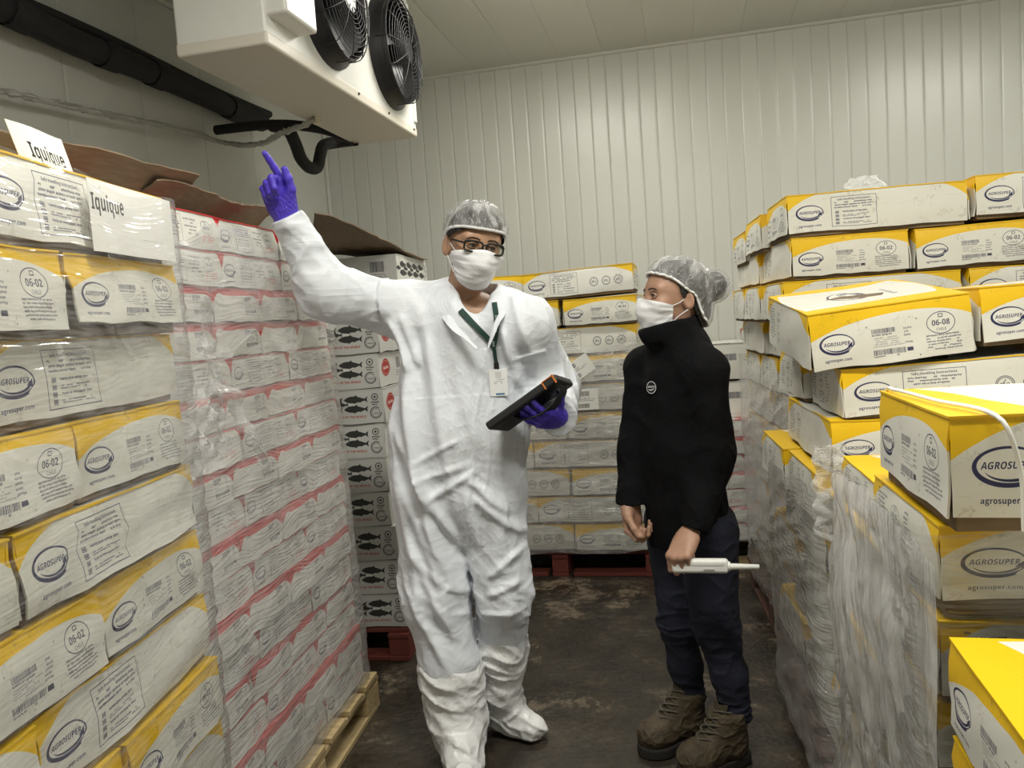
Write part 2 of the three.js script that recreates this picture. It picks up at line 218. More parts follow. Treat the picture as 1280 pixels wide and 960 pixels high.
const kraftTex = noiseTex(256, (u, v) => { const n = 0.82 + 0.1 * tile(u, v, 7) + 0.05 * tile(u, v * 6, 30) + 0.05 * tile(u, v, 100); return [n, n * 0.99, n * 0.97]; });
const kraft = std({ name: 'brown_board', color: lin(0.22, 0.16, 0.1), map: kraftTex, roughness: 0.85 });
const cut = (x, y, w, h, S) => [x / S, 1 - (y + h) / S, (x + w) / S, 1 - y / S];   // u0 v0 u1 v1
function cartonKind(name, L, W, H, gap, paint, tones, rough) {
  const S = paint.size, [cv, c] = canvasOf(S, S); c.fillStyle = WHITE; c.fillRect(0, 0, S, S); const rects = paint.draw(c, S); const map = texOf(cv);
  const mats = tones.map((t) => std({ name: name + '_print', map, color: lin(...t), roughness: rough }));
  return { name, L, W, H, gap, rects, mats, cache: new Map() };
}
const YELLOW = cartonKind('yellow_carton', 0.585, 0.385, 0.143, 0.014, { size: 2048, draw(c, S) {
  const w = 1755, h = 387, ws = 1155; longA(c, 0, 0, w, h, YEL); longB(c, 0, 400, w, h, YEL); shortA(c, 0, 800, ws, h, YEL, '06-02'); shortA(c, 1170, 800, 870, 292, YEL, '06-08'); topArt(c, 0, 1200, 1170, 770, YEL); shortB(c, 1175, 1110, 870, 292, YEL); longA(c, 1175, 1420, 870, 192, YEL, false, true);
  return { longA: cut(1, 1, w - 2, h - 2, S), longB: cut(1, 401, w - 2, h - 2, S), short: cut(1, 801, ws - 2, h - 2, S), short2: cut(1171, 801, 868, 290, S), plain: cut(1176, 1111, 868, 290, S), blank: cut(1176, 1421, 868, 190, S), top: cut(1, 1201, 1168, 768, S) };
} }, [[0.9, 0.9, 0.87], [0.83, 0.83, 0.79], [0.78, 0.775, 0.73]], 0.48);
const REDK = cartonKind('red_carton', 0.37, 0.27, 0.093, 0.003, { size: 1024, draw(c, S) {
  const w = 1000, h = 228, ws = 675; longA(c, 0, 0, w, h, RED, true); longB(c, 0, 240, w, h, RED); shortA(c, 0, 480, ws, h, RED, '', true); topArt(c, 0, 720, 450, 300, RED);
  return { longA: cut(1, 1, w - 2, h - 2, S), longB: cut(1, 241, w - 2, h - 2, S), short: cut(1, 481, ws - 2, h - 2, S), top: cut(1, 721, 448, 298, S) };
} }, [[0.86, 0.86, 0.84], [0.8, 0.8, 0.78], [0.75, 0.75, 0.73]], 0.45);
const FISH = cartonKind('fish_carton', 0.56, 0.38, 0.145, 0.002, { size: 1024, draw(c, S) {
  const w = 1020, h = 264; fishSide(c, 0, 0, w, h); fishEnd(c, 0, 280, 690, h); ground(c, 0, 560, 690, 460); c.fillStyle = '#dcdcd8'; c.fillRect(0, 560, 690, 460); smudges(c, 0, 560, 690, 460, 20); c.restore();
  return { longA: cut(1, 1, w - 2, h - 2, S), longB: cut(1, 1, w - 2, h - 2, S), short: cut(1, 281, 688, h - 2, S), top: cut(1, 561, 688, 458, S) };
} }, [[0.74, 0.74, 0.73], [0.68, 0.68, 0.67]], 0.6);
// one printed panel hanging from its upper edge at y = 0, outer face towards +z, splayed outwards at the foot
function panelGeo(w, h, uv, seed, splay, bulge) {
  const [u0, v0, u1, v1] = uv, g = slabGeo(8, 4, (u, v) => {
    const x = (u - 0.5) * w, t = 1 - v, n = n2(seed * 7.3 + u * 2.1, seed + v * 1.5);
    const belly = bulge * (Math.sin(Math.PI * u) * 0.6 * (0.3 + t) + n * 0.8) * sstep(0, 0.3, t);
    return [x * (1 - 0.004 * t) , -h * t + (t > 0.9 ? n2(seed, u * 3) * 0.0035 : 0), t * h * Math.tan(splay) * (0.75 + 0.35 * Math.sin(seed * 5 + u * 2.5)) + belly - (v > 0.99 ? 0.0025 : 0)];
  }, 0.0035, (u, v) => [u0 + u * (u1 - u0), v0 + v * (v1 - v0)]);
  return g;
}
// carton: a plain board tray inside a printed lid of one top and four hanging panels
function carton(kind, variant, opt = {}) {
  const { L, W, H, gap, rects } = kind, hh = opt.h ?? H, mat = kind.mats[(opt.tone ?? variant) % kind.mats.length], key = JSON.stringify([variant, opt.splay ?? 0, hh, opt.short2 ?? 0, opt.plain ?? 0, opt.blank ?? 0, opt.bulge ?? 0, opt.gap ?? gap]);
  let set = kind.cache.get(key);
  if (!set) {
    const g = opt.gap ?? gap, s = opt.splay ?? 0, b = opt.bulge ?? 0.006, sh = opt.plain ? rects.plain : opt.short2 ? rects.short2 : rects.short, sd = variant * 1.7 + 0.3;
    set = { tray: new RoundedBoxGeometry(L - 0.016, hh - 0.004, W - 0.016, 1, 0.003).translate(0, (hh - 0.004) / 2, 0),
      front: panelGeo(L - 0.003, hh - g, opt.blank ? rects.blank : rects.longA, sd, rad(0.6 + s * 0.6), b), back: panelGeo(L - 0.003, hh - g, rects.longB, sd + 1, rad(0.6 + s * 0.5), b), end: panelGeo(W - 0.004, hh - g, sh, sd + 2, rad(0.7 + s), b), end2: panelGeo(W - 0.004, hh - g, sh, sd + 3, rad(0.7 + s), b),
      top: slabGeo(6, 4, (u, v) => [(u - 0.5) * L, hh - 0.004 * Math.sin(Math.PI * u) * Math.sin(Math.PI * v) + 0.0015 * n2(sd + u * 3, v * 3), -(v - 0.5) * W], 0.0035, (u, v) => [rects.top[0] + u * (rects.top[2] - rects.top[0]), rects.top[1] + v * (rects.top[3] - rects.top[1])]) };
    kind.cache.set(key, set);
  }
  const t = new THREE.Group();
  part('tray', set.tray, kraft, t); part('lid_top', set.top, mat, t);
  for (const [n, geo, x, z, ry] of [['side_panel', set.front, 0, W / 2, 0], ['side_panel', set.back, 0, -W / 2, Math.PI], ['end_panel', set.end, L / 2, 0, Math.PI / 2], ['end_panel', set.end2, -L / 2, 0, -Math.PI / 2]]) { const m = part(n, geo, mat, t); m.position.set(x, hh - 0.001, z); m.rotation.y = ry; }
  return t;
}
// a pile of cartons: local x to the right, z towards the camera, y up; every carton is a thing of its own
function pile({ origin: [ox, oz], yaw, kind, where, group, jit = 0.006 }) {
  const c = Math.cos(yaw), s = Math.sin(yaw);
  return (lx, y, lz, turn, label, opt = {}) => {
    const t = carton(opt.kind ?? kind, opt.variant ?? Math.floor(rnd() * 4), opt), j = opt.jit ?? jit; const nm = { yellow_carton: 'yellow_carton', red_carton: 'red_carton', fish_carton: 'fish_carton' }[(opt.kind ?? kind).name];
    t.name = numbered(nm); scene.add(t); const x = lx + rr(-j, j), z = lz + rr(-j, j);
    t.position.set(ox + x * c + z * s, y, oz - x * s + z * c); t.rotation.set(opt.pitch ?? 0, yaw + rad(turn) + rr(-0.012, 0.012) * (j / 0.006), opt.roll ?? 0, 'ZYX'); if (opt.nod) t.rotateZ(opt.nod);
    t.userData = { label: label + (where ? ' ' + where : ''), category: 'carton', group: opt.group ?? group };
    return t;
  };
}
const ORD = ['top', 'second', 'third', 'fourth', 'fifth', 'sixth', 'seventh', 'eighth', 'ninth', 'tenth', 'eleventh', 'twelfth', 'thirteenth', 'fourteenth', 'fifteenth', 'sixteenth', 'seventeenth', 'eighteenth'];

// ---------- pallets ----------
const woodTex = (k) => noiseTex(256, (u, v) => { const n = 0.8 + 0.13 * tile(u * 1, v, 5) + 0.1 * n2(u * 3, v * 46 + n2(u * 2, v * 4) * 2) + 0.06 * tile(u, v, 60); return [n, n * (1 - k), n * (1 - 2 * k)]; });
const woodMap = woodTex(0.02);
const WOOD = { pale: std({ name: 'pale_wood', color: lin(0.5, 0.385, 0.2), map: woodMap, roughness: 0.8 }), red: std({ name: 'red_painted_wood', color: lin(0.2, 0.045, 0.032), map: woodMap, roughness: 0.7 }), dark: std({ name: 'dark_wood', color: lin(0.12, 0.06, 0.045), map: woodMap, roughness: 0.8 }) };
function pallet(x, z, yaw, w, d, mat, label, H = 0.14) {   // x, z: middle; stringers run along z
  const t = thing('pallet', label, 'pallet', [x, 0, z], yaw), nb = Math.round(d / 0.165);
  const dg = boxAt(w, 0.02, d / nb - 0.04, 0, 0, 0, 0.003);
  for (let i = 0; i < nb; i++) { const m = part('deck_board', dg, mat, t); m.position.set(rr(-0.008, 0.008), H - 0.0105, -d / 2 + (d / nb) * (i + 0.5)); m.rotation.y = rr(-0.01, 0.01); }
  const sg = boxAt(0.09, 0.02, d, 0, 0, 0, 0.003), bg = boxAt(0.09, H - 0.062, 0.13, 0, 0, 0, 0.004);
  for (const sx of [-1, 0, 1]) { const px = sx * (w / 2 - 0.05); let m = part('stringer_board', sg, mat, t); m.position.set(px, H - 0.031, 0); m = part('bottom_board', sg, mat, t); m.position.set(px, 0.0102, 0); for (const sz of [-1, 0, 1]) { m = part('block', bg, mat, t); m.position.set(px, 0.0205 + (H - 0.062) / 2, sz * (d / 2 - 0.07)); m.rotation.y = rr(-0.03, 0.03); } }
  for (const sz of [-1, 1]) for (const k of [-1, 1]) { const m = part('bottom_board', boxAt((w - 0.29) / 2, 0.02, 0.09, 0, 0, 0, 0.003), mat, t); m.position.set(k * (w - 0.01) / 4, 0.0103, sz * (d / 2 - 0.05)); }
  return t;
}
const ROW = (r) => (r ? ORD[r] + ' row down' : 'top row');
const loc = ([ox, oz], yaw, lx, lz) => [ox + lx * Math.cos(yaw) + lz * Math.sin(yaw), oz - lx * Math.sin(yaw) + lz * Math.cos(yaw)];

// ---------- left front stack: yellow-edged cartons ----------
const Y4 = YELLOW;
{
  const O = [-1.091, -1.562], yaw = rad(8.7), put = pile({ origin: O, yaw, kind: Y4, where: 'of the left front stack', group: 'yellow-edged cartons of the left front stack' });
  const pitch = 0.145;
  for (let r = 0; r < 11; r++) {
    const y = 0.14 + pitch * (10 - r), long = r % 2 === 0, dx = [0, 0.004, -0.012, -0.004, 0.002, 0.008, 0.006, 0.016, 0.012, 0.01, 0.01][r];
    if (long) for (let i = 0; i < 2; i++) put(-0.1925 + dx - (r === 2 ? 0.01 : 0), y, 0.2925 + i * 0.588, 90, `long white carton side, ${ROW(r)}, ${i ? 'nearer' : 'far'} end`, { blank: 1, tone: r % 3, variant: (r + i) % 4, splay: r === 2 ? 2.5 : 0.6, bulge: r === 4 || r === 6 ? 0.012 : 0.006 });
    else for (let i = 0; i < 3; i++) put(-0.2925 + dx, y, 0.1925 + i * 0.389, 0, `short yellow-banded carton end, ${ROW(r)}, ${['far', 'middle', 'nearest'][i]} one`, { tone: (r + i) % 2, variant: (r + i) % 4, splay: r === 1 && i === 0 ? 6 : 1.2, gap: r === 1 && i === 0 ? 0.022 : undefined, bulge: 0.008 });
  }
  const pc = loc(O, yaw, -0.4, 0.58); pallet(pc[0], pc[1], yaw, 0.86, 1.2, WOOD.pale, 'pale wooden pallet under the left front stack');
  // printed paper sheets
  const sheet = (w, h, big, rot) => { const [cv, c] = canvasOf(512, Math.round((512 * h) / w)); c.fillStyle = '#f0efea'; c.fillRect(0, 0, 512, 999); c.fillStyle = '#2b2b2b'; c.font = 'bold 100px sans-serif'; c.textAlign = 'left'; c.save(); c.translate(big[0] * 512, big[1] * cv.height); c.scale((big[2] * 512) / c.measureText('Iquique').width, big[3]); c.fillText('Iquique', 0, 0); c.restore(); words(c, 300, cv.height * 0.72, 120, 6, 'rgba(90,90,90,.5)'); return std({ name: 'paper_sheet', map: texOf(cv), roughness: 0.8 }); };
  {
    const m = sheet(0.3, 0.2, [0.02, 0.42, 0.36, 1.1]), t = part('paper_sheet', slabGeo(10, 4, (u, v) => [(u - 0.5) * 0.3, (v - 0.5) * 0.128, 0.0025 * Math.sin(u * 9) * (1 - v)], 0.0006), m, scene);
    const p = loc(O, yaw, 0.026, 0.172); t.position.set(p[0], 1.657, p[1]); t.rotation.y = yaw + Math.PI / 2; tag(t, 'white paper sheet marked Iquique on the topmost left carton side', 'paper');
  }
  {
    const m = sheet(0.16, 0.06, [0.2, 0.78, 0.7, 1.0]), t = part('paper_sheet', slabGeo(8, 4, (u, v) => [(u - 0.5) * 0.15 - v * 0.03, v * 0.062, 0.004 * Math.sin(u * 5)], 0.0006), m, scene);
    const p = loc(O, yaw, -0.012, 0.36); t.position.set(p[0], 1.728, p[1]); t.rotation.set(0.0, yaw + Math.PI / 2, 0); tag(t, 'white paper slip standing up from the topmost left carton edge', 'paper');
  }
}
// ---------- left middle stack: red-edged cartons ----------
{
  const O = [-1.29, -2.72], yaw = rad(4.2), put = pile({ origin: O, yaw, kind: REDK, where: 'of the left red stack', group: 'red-edged cartons of the left red stack', jit: 0.004 });
  const A = [0, 0, 1, 1, 0, 1, 0, 1, 0, 1, 0, 1, 0, 1, 0, 1, 0], pitch = 0.0945;
  for (let r = 0; r < 17; r++) {
    const y = 0.145 + pitch * (16 - r), dx = (r > 1 ? 0.0 : 0.01) + 0.012 * n2(r * 0.7, 3) + 0.0019 * r;
    if (A[r]) for (let i = 0; i < 4; i++) put(-0.185 + dx, y, 0.136 + i * 0.272, 0, `red-banded carton end, ${ROW(r)}, ${ORD[i] === 'top' ? 'farthest' : ORD[i] + ' from the far end'}`, { tone: (r + i) % 2, splay: 0.8, bulge: 0.006, variant: (r + i) % 4 });
    else for (let i = 0; i < 3; i++) put(-0.135 + dx, y, 0.187 + i * 0.373, 90, `long white carton, ${ROW(r)}, ${['farthest', 'middle', 'nearest'][i]} one`, { tone: (r + i) % 2, splay: 0.6, bulge: 0.006, variant: (r + i) % 4 });
  }
  const pc = loc(O, yaw, -0.36, 0.56); pallet(pc[0] + 0.035, pc[1], yaw, 0.8, 1.22, WOOD.pale, 'pale wooden pallet under the left red stack');
}
// ---------- fish cartons behind it ----------
{
  const O = [-1.28, -3.18], yaw = rad(4.2), put = pile({ origin: O, yaw, kind: FISH, where: 'of the fish-print stack', group: 'fish-print cartons', jit: 0.008 }), pitch = 0.1475;
  for (let r = 0; r < 10; r++) {
    const y = 0.145 + pitch * (9 - r);
    for (let i = 0; i < 3; i++) { const front = r === 0 ? 1 : 0; if (i < front) continue; put(-0.28 + (r > 6 ? 0.01 * (r - 6) : 0) + (r === 0 ? 0.1 : 0), y, -0.19 - i * 0.386, 0, `grey-white fish carton, ${ROW(r)}, ${['front', 'middle', 'rear'][i]} one`, { tone: (r + i) % 2, splay: 0.5, bulge: 0.004 }); }
    if (r === 0) put(-0.2, y + pitch, -0.69, 90, 'fish carton end with a red oval on top', { tone: 0, splay: 0.5 });
    if (r > 0) put(-0.845, y, -0.19, 0, `grey-white fish carton, ${ROW(r)}, wall side`, { tone: r % 2, splay: 0.4 });
  }
  const pc = loc(O, yaw, -0.56, -0.58); pallet(pc[0] + 0.02, pc[1], yaw, 1.16, 1.2, WOOD.red, 'red-brown painted pallet under the fish-print stack');
}
// ---------- back stack ----------
{
  const put = pile({ origin: [-1.26, -4.26], yaw: 0, kind: Y4, where: 'of the back stack', group: 'yellow-edged cartons of the back stack' });
  for (let r = 0; r < 10; r++) {
    const y = 0.145 + 0.152 * (9 - r), roll = [0.03, 0.012, 0.0, 0.01, 0, 0, 0, 0, 0, 0][r];
    if (r % 2 === 0) { put(0.2, y, -0.2925, 90, `short yellow-banded carton end at left, ${ROW(r)}`, { tone: r % 3, h: 0.149, roll: r ? 0 : -0.03, splay: 1 }); put(0.69, y + (r ? 0 : 0.004), -0.195, 0, `long white carton at right, ${ROW(r)}`, { tone: r ? 1 + (r % 2) : 0, h: 0.149, roll }); }
    else { put(0.29, y, -0.195, 0, `long white carton at left, ${ROW(r)}`, { tone: 1 + (r % 2), h: 0.149 }); put(0.79 + (r === 1 ? 0.012 : 0), y, -0.2925, 90, `short yellow-banded carton end at right, ${ROW(r)}`, { tone: 1, h: 0.149, roll, splay: 1.5 }); }
  }
  pallet(-0.765, -4.78, 0, 1.12, 1.0, WOOD.red, 'red painted pallet under the back stack');
}
{   // loose plastic hanging at the left end of the back stack's top row
  const g = new THREE.IcosahedronGeometry(1, 5), p = g.attributes.position; for (let i = 0; i < p.count; i++) { const v = V(p.getX(i), p.getY(i), p.getZ(i)), k = 0.8 + 0.25 * n3(v.x * 2, v.y * 2, v.z * 2 + 5) + 0.14 * Math.abs(n3(v.x * 6, v.y * 3, v.z * 6)); p.setXYZ(i, v.x * k * 0.1, v.y * k * 0.1, v.z * k * 0.035); } g.computeVertexNormals();
  const m = part('plastic_bundle', g, phys({ name: 'thin_plastic', color: lin(0.8, 0.8, 0.76), transmission: 0.5, roughness: 0.35, side: THREE.DoubleSide }), scene); m.position.set(-1.08, 1.52, -4.19); tag(m, 'loose milky plastic hanging behind the man on the back stack', 'plastic');
}
// ---------- rear right stack behind the woman ----------
const PLAINK = cartonKind('white_carton', 0.5, 0.36, 0.2, 0.003, { size: 512, draw(c, S) { const box = (x, y, w, h) => { ground(c, x, y, w, h); para(c, x + w * 0.12, y + h * 0.25, w * 0.2, h * 0.3, 3, '#3c3c3c'); bars(c, x + w * 0.72, y + h * 0.3, w * 0.16, h * 0.18); smudges(c, x, y, w, h, 12); c.restore(); }; box(0, 0, 510, 204); box(0, 210, 367, 204); return { longA: cut(1, 1, 508, 202, S), longB: cut(1, 1, 508, 202, S), short: cut(1, 211, 365, 202, S), top: cut(300, 10, 180, 60, S) }; } }, [[0.8, 0.8, 0.77]], 0.5);
{
  const put = pile({ origin: [-0.12, -4.45], yaw: rad(3), kind: REDK, where: 'of the rear right stack', group: 'cartons of the rear right stack', jit: 0.004 });
  for (let r = 0; r < 7; r++) { const y = 0.145 + 0.0945 * (6 - r); for (let i = 0; i < 3; i++) r % 2 ? put(0.136 + i * 0.274, y, -0.185, 90, `small red-banded carton end, ${ROW(r + 2)}, ${['left', 'middle', 'right'][i]} one`, { tone: i % 2 }) : i < 2 && put(0.187 + i * 0.374, y, -0.135, 0, `small long red-edged carton, ${ROW(r + 2)}, ${['left', 'right'][i]} one`, { tone: i % 2 }); }
  const nm = (o, n) => { o.name = numbered(n); return o; };
  nm(put(0.2, 0.145 + 0.0945 * 7, -0.26, 0, 'plain white carton, lower one', { kind: PLAINK }), 'white_carton');
  nm(put(0.17, 0.35 + 0.0945 * 7, -0.26, 0, 'plain white carton, topmost one', { kind: PLAINK, roll: 0.02 }), 'white_carton');
  put(0.62, 0.145 + 0.0945 * 7, -0.3, 0, 'red-edged carton standing beside the plain white ones', { splay: 1 });
  for (let k = 1; k < 5; k++) put(0.6 - k * 0.01, 0.145 + 0.0945 * (7 + k), -0.3, 90, `red-banded carton in the side column, ${ORD[4 - k]} of the column`, { splay: 1.5, tone: k % 2 });
  pallet(0.3, -5.0, rad(3), 1.0, 1.0, WOOD.pale, 'pale wooden pallet under the rear right stack');
}
// ---------- right far stack ----------
{
  const O = [0.345, -2.985], yaw = rad(4.5), put = pile({ origin: O, yaw, kind: Y4, where: 'of the far right stack', group: 'yellow-edged cartons of the far right stack' });
  for (let r = 0; r < 11; r++) {
    const y = 0.157 + 0.148 * (10 - r), dx = [0.0, 0.012, -0.02, 0.015, 0.035, 0.03, 0.03, 0.03, 0.035, 0.04, 0.045][r], tone = r > 3 ? 1 + (r % 2) : 0;
    const o = (x) => ({ tone, h: 0.146, splay: r < 5 ? 2.2 : 1.2, plain: r > 1 ? 1 : 0, ...x });
    if (r % 2 === 0) {   // long sides face the camera, ends face the aisle
      put(0.2925 + dx, y, -0.195, 0, `long carton at the aisle, ${ROW(r)}, near one`, o({ variant: 1, blank: r ? 0 : 1 }));
      put(0.2925 + dx - 0.015, y - (r ? 0 : 0.01), -0.59, 0, `long carton at the aisle, ${ROW(r)}, middle one`, o({ variant: 2, roll: r ? 0 : 0.02 }));
      put(0.2925 + dx - 0.02, y - (r ? 0 : 0.03), -0.985, 0, `long carton at the aisle, ${ROW(r)}, far one`, o({ variant: 0, roll: r ? 0 : 0.04 }));
      if (r < 3) put(0.9 + dx, y + (r ? 0 : 0.012), -0.195, 0, `long carton away from the aisle, ${ROW(r)}`, o({ variant: 3 }));
    } else {
      put(0.195 + dx, y, -0.2925, 90, `short carton end at the aisle, ${ROW(r)}, near one`, o({ variant: 0, plain: 0 }));
      put(0.195 + dx - 0.02, y, -0.885, 90, `short carton end at the aisle, ${ROW(r)}, far one`, o({ variant: 1 }));
      if (r < 3) put(0.597 + dx, y, -0.2925, 90, `short carton end second from the aisle, ${ROW(r)}`, o({ plain: 0, variant: 2, roll: 0.015 }));
      if (r < 3) put(1.03 + dx, y - 0.004, -0.2925, 90, `brownish carton end third from the aisle, ${ROW(r)}`, o({ variant: 3, tone: 2 }));
    }
  }
  const pc = loc(O, yaw, 0.5, -0.6); pallet(pc[0], pc[1], yaw, 1.05, 1.22, WOOD.dark, 'dark red pallet under the far right stack', 0.15);
  // crumpled white plastic left on the top carton
  const g = new THREE.IcosahedronGeometry(1, 4), p = g.attributes.position; for (let i = 0; i < p.count; i++) { const v = V(p.getX(i), p.getY(i), p.getZ(i)), k = 0.75 + 0.3 * Math.abs(n3(v.x * 2.1, v.y * 2.1, v.z * 2.1)) + 0.12 * n3(v.x * 6, v.y * 6, v.z * 6); p.setXYZ(i, v.x * k * 0.085, Math.max(-0.004, v.y * k * 0.055 + 0.012), v.z * k * 0.06); } g.computeVertexNormals();
  const q = loc(O, yaw, 0.3, -0.16); const m = part('plastic_bundle', g, phys({ name: 'milky_plastic', color: lin(0.85, 0.85, 0.83), transmission: 0.35, roughness: 0.45, side: THREE.DoubleSide }), scene); m.position.set(q[0], 1.787, q[1]); tag(m, 'crumpled milky plastic bundle on the topmost carton at right', 'plastic');
}
// ---------- right middle stack ----------
{
  const O = [0.31, -2.17], yaw = rad(3.5), put = pile({ origin: O, yaw, kind: Y4, where: 'of the middle right stack', group: 'yellow-edged cartons of the middle right stack' }), P = 0.138;
  for (let r = 0; r < 9; r++) {
    const y = 0.143 + P * (8 - r), o = (x) => ({ tone: r > 2 ? 1 : 0, h: 0.1365, splay: 2, ...x }), dx = [0.0, 0.055, 0.02, -0.012, 0.0, 0.015, 0.02, 0.03, 0.04][r];
    if (r === 0) {
      put(0.178, y + 0.03, -0.3, 90, 'tilted yellow-topped carton with an open flap, topmost', o({ short2: 1, splay: 6, roll: 0.075, nod: 0.1, variant: 1, jit: 0, h: 0.148, gap: 0.004 }));
      put(0.583, y + 0.032, -0.3, 90, 'topmost carton beside the tilted one', o({ variant: 2, roll: 0.035, jit: 0, h: 0.148 }));
      continue;
    }
    if (r % 2 === 1) { put(0.2925 + dx, y, -0.195, 0, `long carton, ${ROW(r)}, near one`, o({ plain: 1, variant: r % 4, roll: r === 1 ? 0.03 : 0, splay: r === 1 ? 0.6 : 2 })); put(0.2925 + dx - 0.02, y, -0.59, 0, `long carton, ${ROW(r)}, rear one`, o({ plain: 1, variant: 2, splay: 3 })); if (r === 1) put(0.95, y + 0.018, -0.195, 0, 'long carton away from the aisle, second row down', o({ variant: 0 })); }
    else { put(0.195 + dx, y, -0.2925, 90, `short carton end at the aisle, ${ROW(r)}`, o({ variant: r % 4, splay: r < 5 ? 3 : 1.5, jit: 0.002 })); if (r === 2) put(0.6, y + 0.004, -0.2925, 90, 'short carton end behind the nearest box, third row down', o({ variant: 3 })); }
  }
  const pc = loc(O, yaw, 0.52, -0.36); pallet(pc[0], pc[1], yaw, 1.05, 0.82, WOOD.dark, 'dark red pallet under the middle right stack', 0.135);
}
// ---------- right near stack with the strapped carton on top ----------
{
  const O = [0.338, -1.28], yaw = rad(1.2), put = pile({ origin: O, yaw, kind: Y4, where: 'of the near right stack', group: 'yellow-edged cartons of the near right stack' }), P = 0.131;
  for (let r = 0; r < 7; r++) {
    const y = 0.143 + P * (6 - r) + (r ? 0 : 0.001), o = (x) => ({ plain: 1, tone: 1, h: r ? 0.129 : 0.142, splay: 1, ...x });
    if (r % 2 === 0) { put(0.2925, y, -0.195, 0, `long carton under film, ${ROW(r)}, near one`, o({ variant: 1, gap: 0.03 })); put(0.2925 + 0.02, y, -0.6, 0, r ? `long carton, ${ROW(r)}, rear one` : 'white-topped carton standing behind the film bundle, top row', o({ variant: 2, tone: 0, splay: 1, h: r ? 0.129 : 0.105 })); }
    else { put(0.195, y, -0.2925, 90, `short carton end under film, ${ROW(r)}`, o({ variant: 0 })); put(0.3, y, -0.78, 0, `long carton, ${ROW(r)}, rear one`, o({ variant: 2 })); }
  }
  const f1 = put(0.3, 0.143 + P * 6 + 0.145, -0.145, 0, 'large strapped carton with bright yellow corners on top', { tone: 0, variant: 3, h: 0.168, gap: 0.024, splay: 1.5, jit: 0, bulge: 0.003 });
  const pc = loc(O, yaw, 0.5, -0.42); pallet(pc[0], pc[1], yaw, 1.05, 0.84, WOOD.dark, 'dark red pallet under the near right stack', 0.138);
  // white packing strap round the top carton
  const L = loc(O, yaw, 0.06, 0), zf = L[1] + 0.075, top = 0.143 + P * 6 + 0.145 + 0.172, x = L[0];
  const path = [[x + 0.03, top - 0.16, zf + 0.006], [x + 0.028, top - 0.08, zf + 0.005], [x + 0.01, top - 0.012, zf + 0.003], [x + 0.0, top, zf - 0.012], [x - 0.03, top + 0.003, zf - 0.16], [x - 0.05, top + 0.003, zf - 0.34], [x - 0.05, top - 0.004, zf - 0.398], [x - 0.05, top - 0.1, zf - 0.404]].map((p) => V(...p)), cv = new THREE.CatmullRomCurve3(path, false, 'centripetal');
  const sg = new THREE.ExtrudeGeometry(new THREE.Shape([new THREE.Vector2(-0.001, -0.005), new THREE.Vector2(0.001, -0.005), new THREE.Vector2(0.001, 0.005), new THREE.Vector2(-0.001, 0.005)]), { steps: 60, extrudePath: cv, bevelEnabled: false });
  tag(part('packing_strap', tubeGeo(path, 0.0035, 60, 6), std({ name: 'white_strap', color: lin(0.85, 0.85, 0.82), roughness: 0.35 }), scene), 'thin white plastic strap hanging over the large top carton at right', 'strap');
}
// ---------- nearest stack at the lower right ----------
{
  const put = pile({ origin: [0.328, -0.826], yaw: rad(-1), kind: Y4, where: 'at the lower right corner', group: 'yellow-edged cartons at the lower right corner' });
  for (let r = 0; r < 6; r++) put(0.2925, r ? 0.143 + 0.129 * (5 - r) : 0.79, -0.195, 0, r ? `white carton, ${ORD[r]} of the nearest pile` : 'carton with a bright yellow lid, topmost of the nearest pile', { tone: r ? 1 : 0, h: r ? 0.127 : 0.14, splay: 1, variant: r % 4, jit: 0.001 });
  pallet(0.63, -1.02, 0, 0.66, 0.4, WOOD.dark, 'dark red pallet under the nearest pile');
}
// ---------- loose brown board sheets on the left stacks ----------
function boardSheet(label, pts, w, curl) {   // pts: corners [a, b, c, d] as world points
  const [a, b, c, d] = pts.map((p) => V(...p)); const sd = rnd() * 9;
  const g = slabGeo(22, 12, (u, v) => { const p = a.clone().multiplyScalar((1 - u) * (1 - v)).addScaledVector(b, u * (1 - v)).addScaledVector(c, u * v).addScaledVector(d, (1 - u) * v); const e = v < 0.06 ? n2(u * 22, sd) * 0.012 : 0; p.y += curl(u, v) + 0.006 * n2(u * 3 + sd, v * 3); p.x += e; p.z += e * 0.5; return p.toArray(); }, 0.005, (u, v) => [u * 2, v * 2]);
  return tag(part('board_sheet', g, kraft, scene), label, 'cardboard');
}
boardSheet('brown board sheet leaning over the left front stack', [[-1.3, 1.85, -0.75], [-1.33, 1.892, -2.08], [-1.5, 1.765, -2.1], [-1.52, 1.742, -0.85]], 0, (u, v) => 0.0);
boardSheet('dark brown board sheet on top of the left red stack', [[-1.34, 1.85, -1.9], [-1.38, 1.862, -2.62], [-1.62, 1.765, -2.7], [-1.6, 1.765, -1.95]], 0, (u, v) => 0.01 * Math.sin(u * 7) * (1 - v));
boardSheet('torn brown board sheet sagging over the fish-print stack', [[-1.32, 1.87, -2.78], [-1.32, 1.775, -4.08], [-1.5, 1.774, -4.3], [-1.7, 1.79, -3.5]], 0, (u, v) => 0.012 * Math.sin(u * 6));

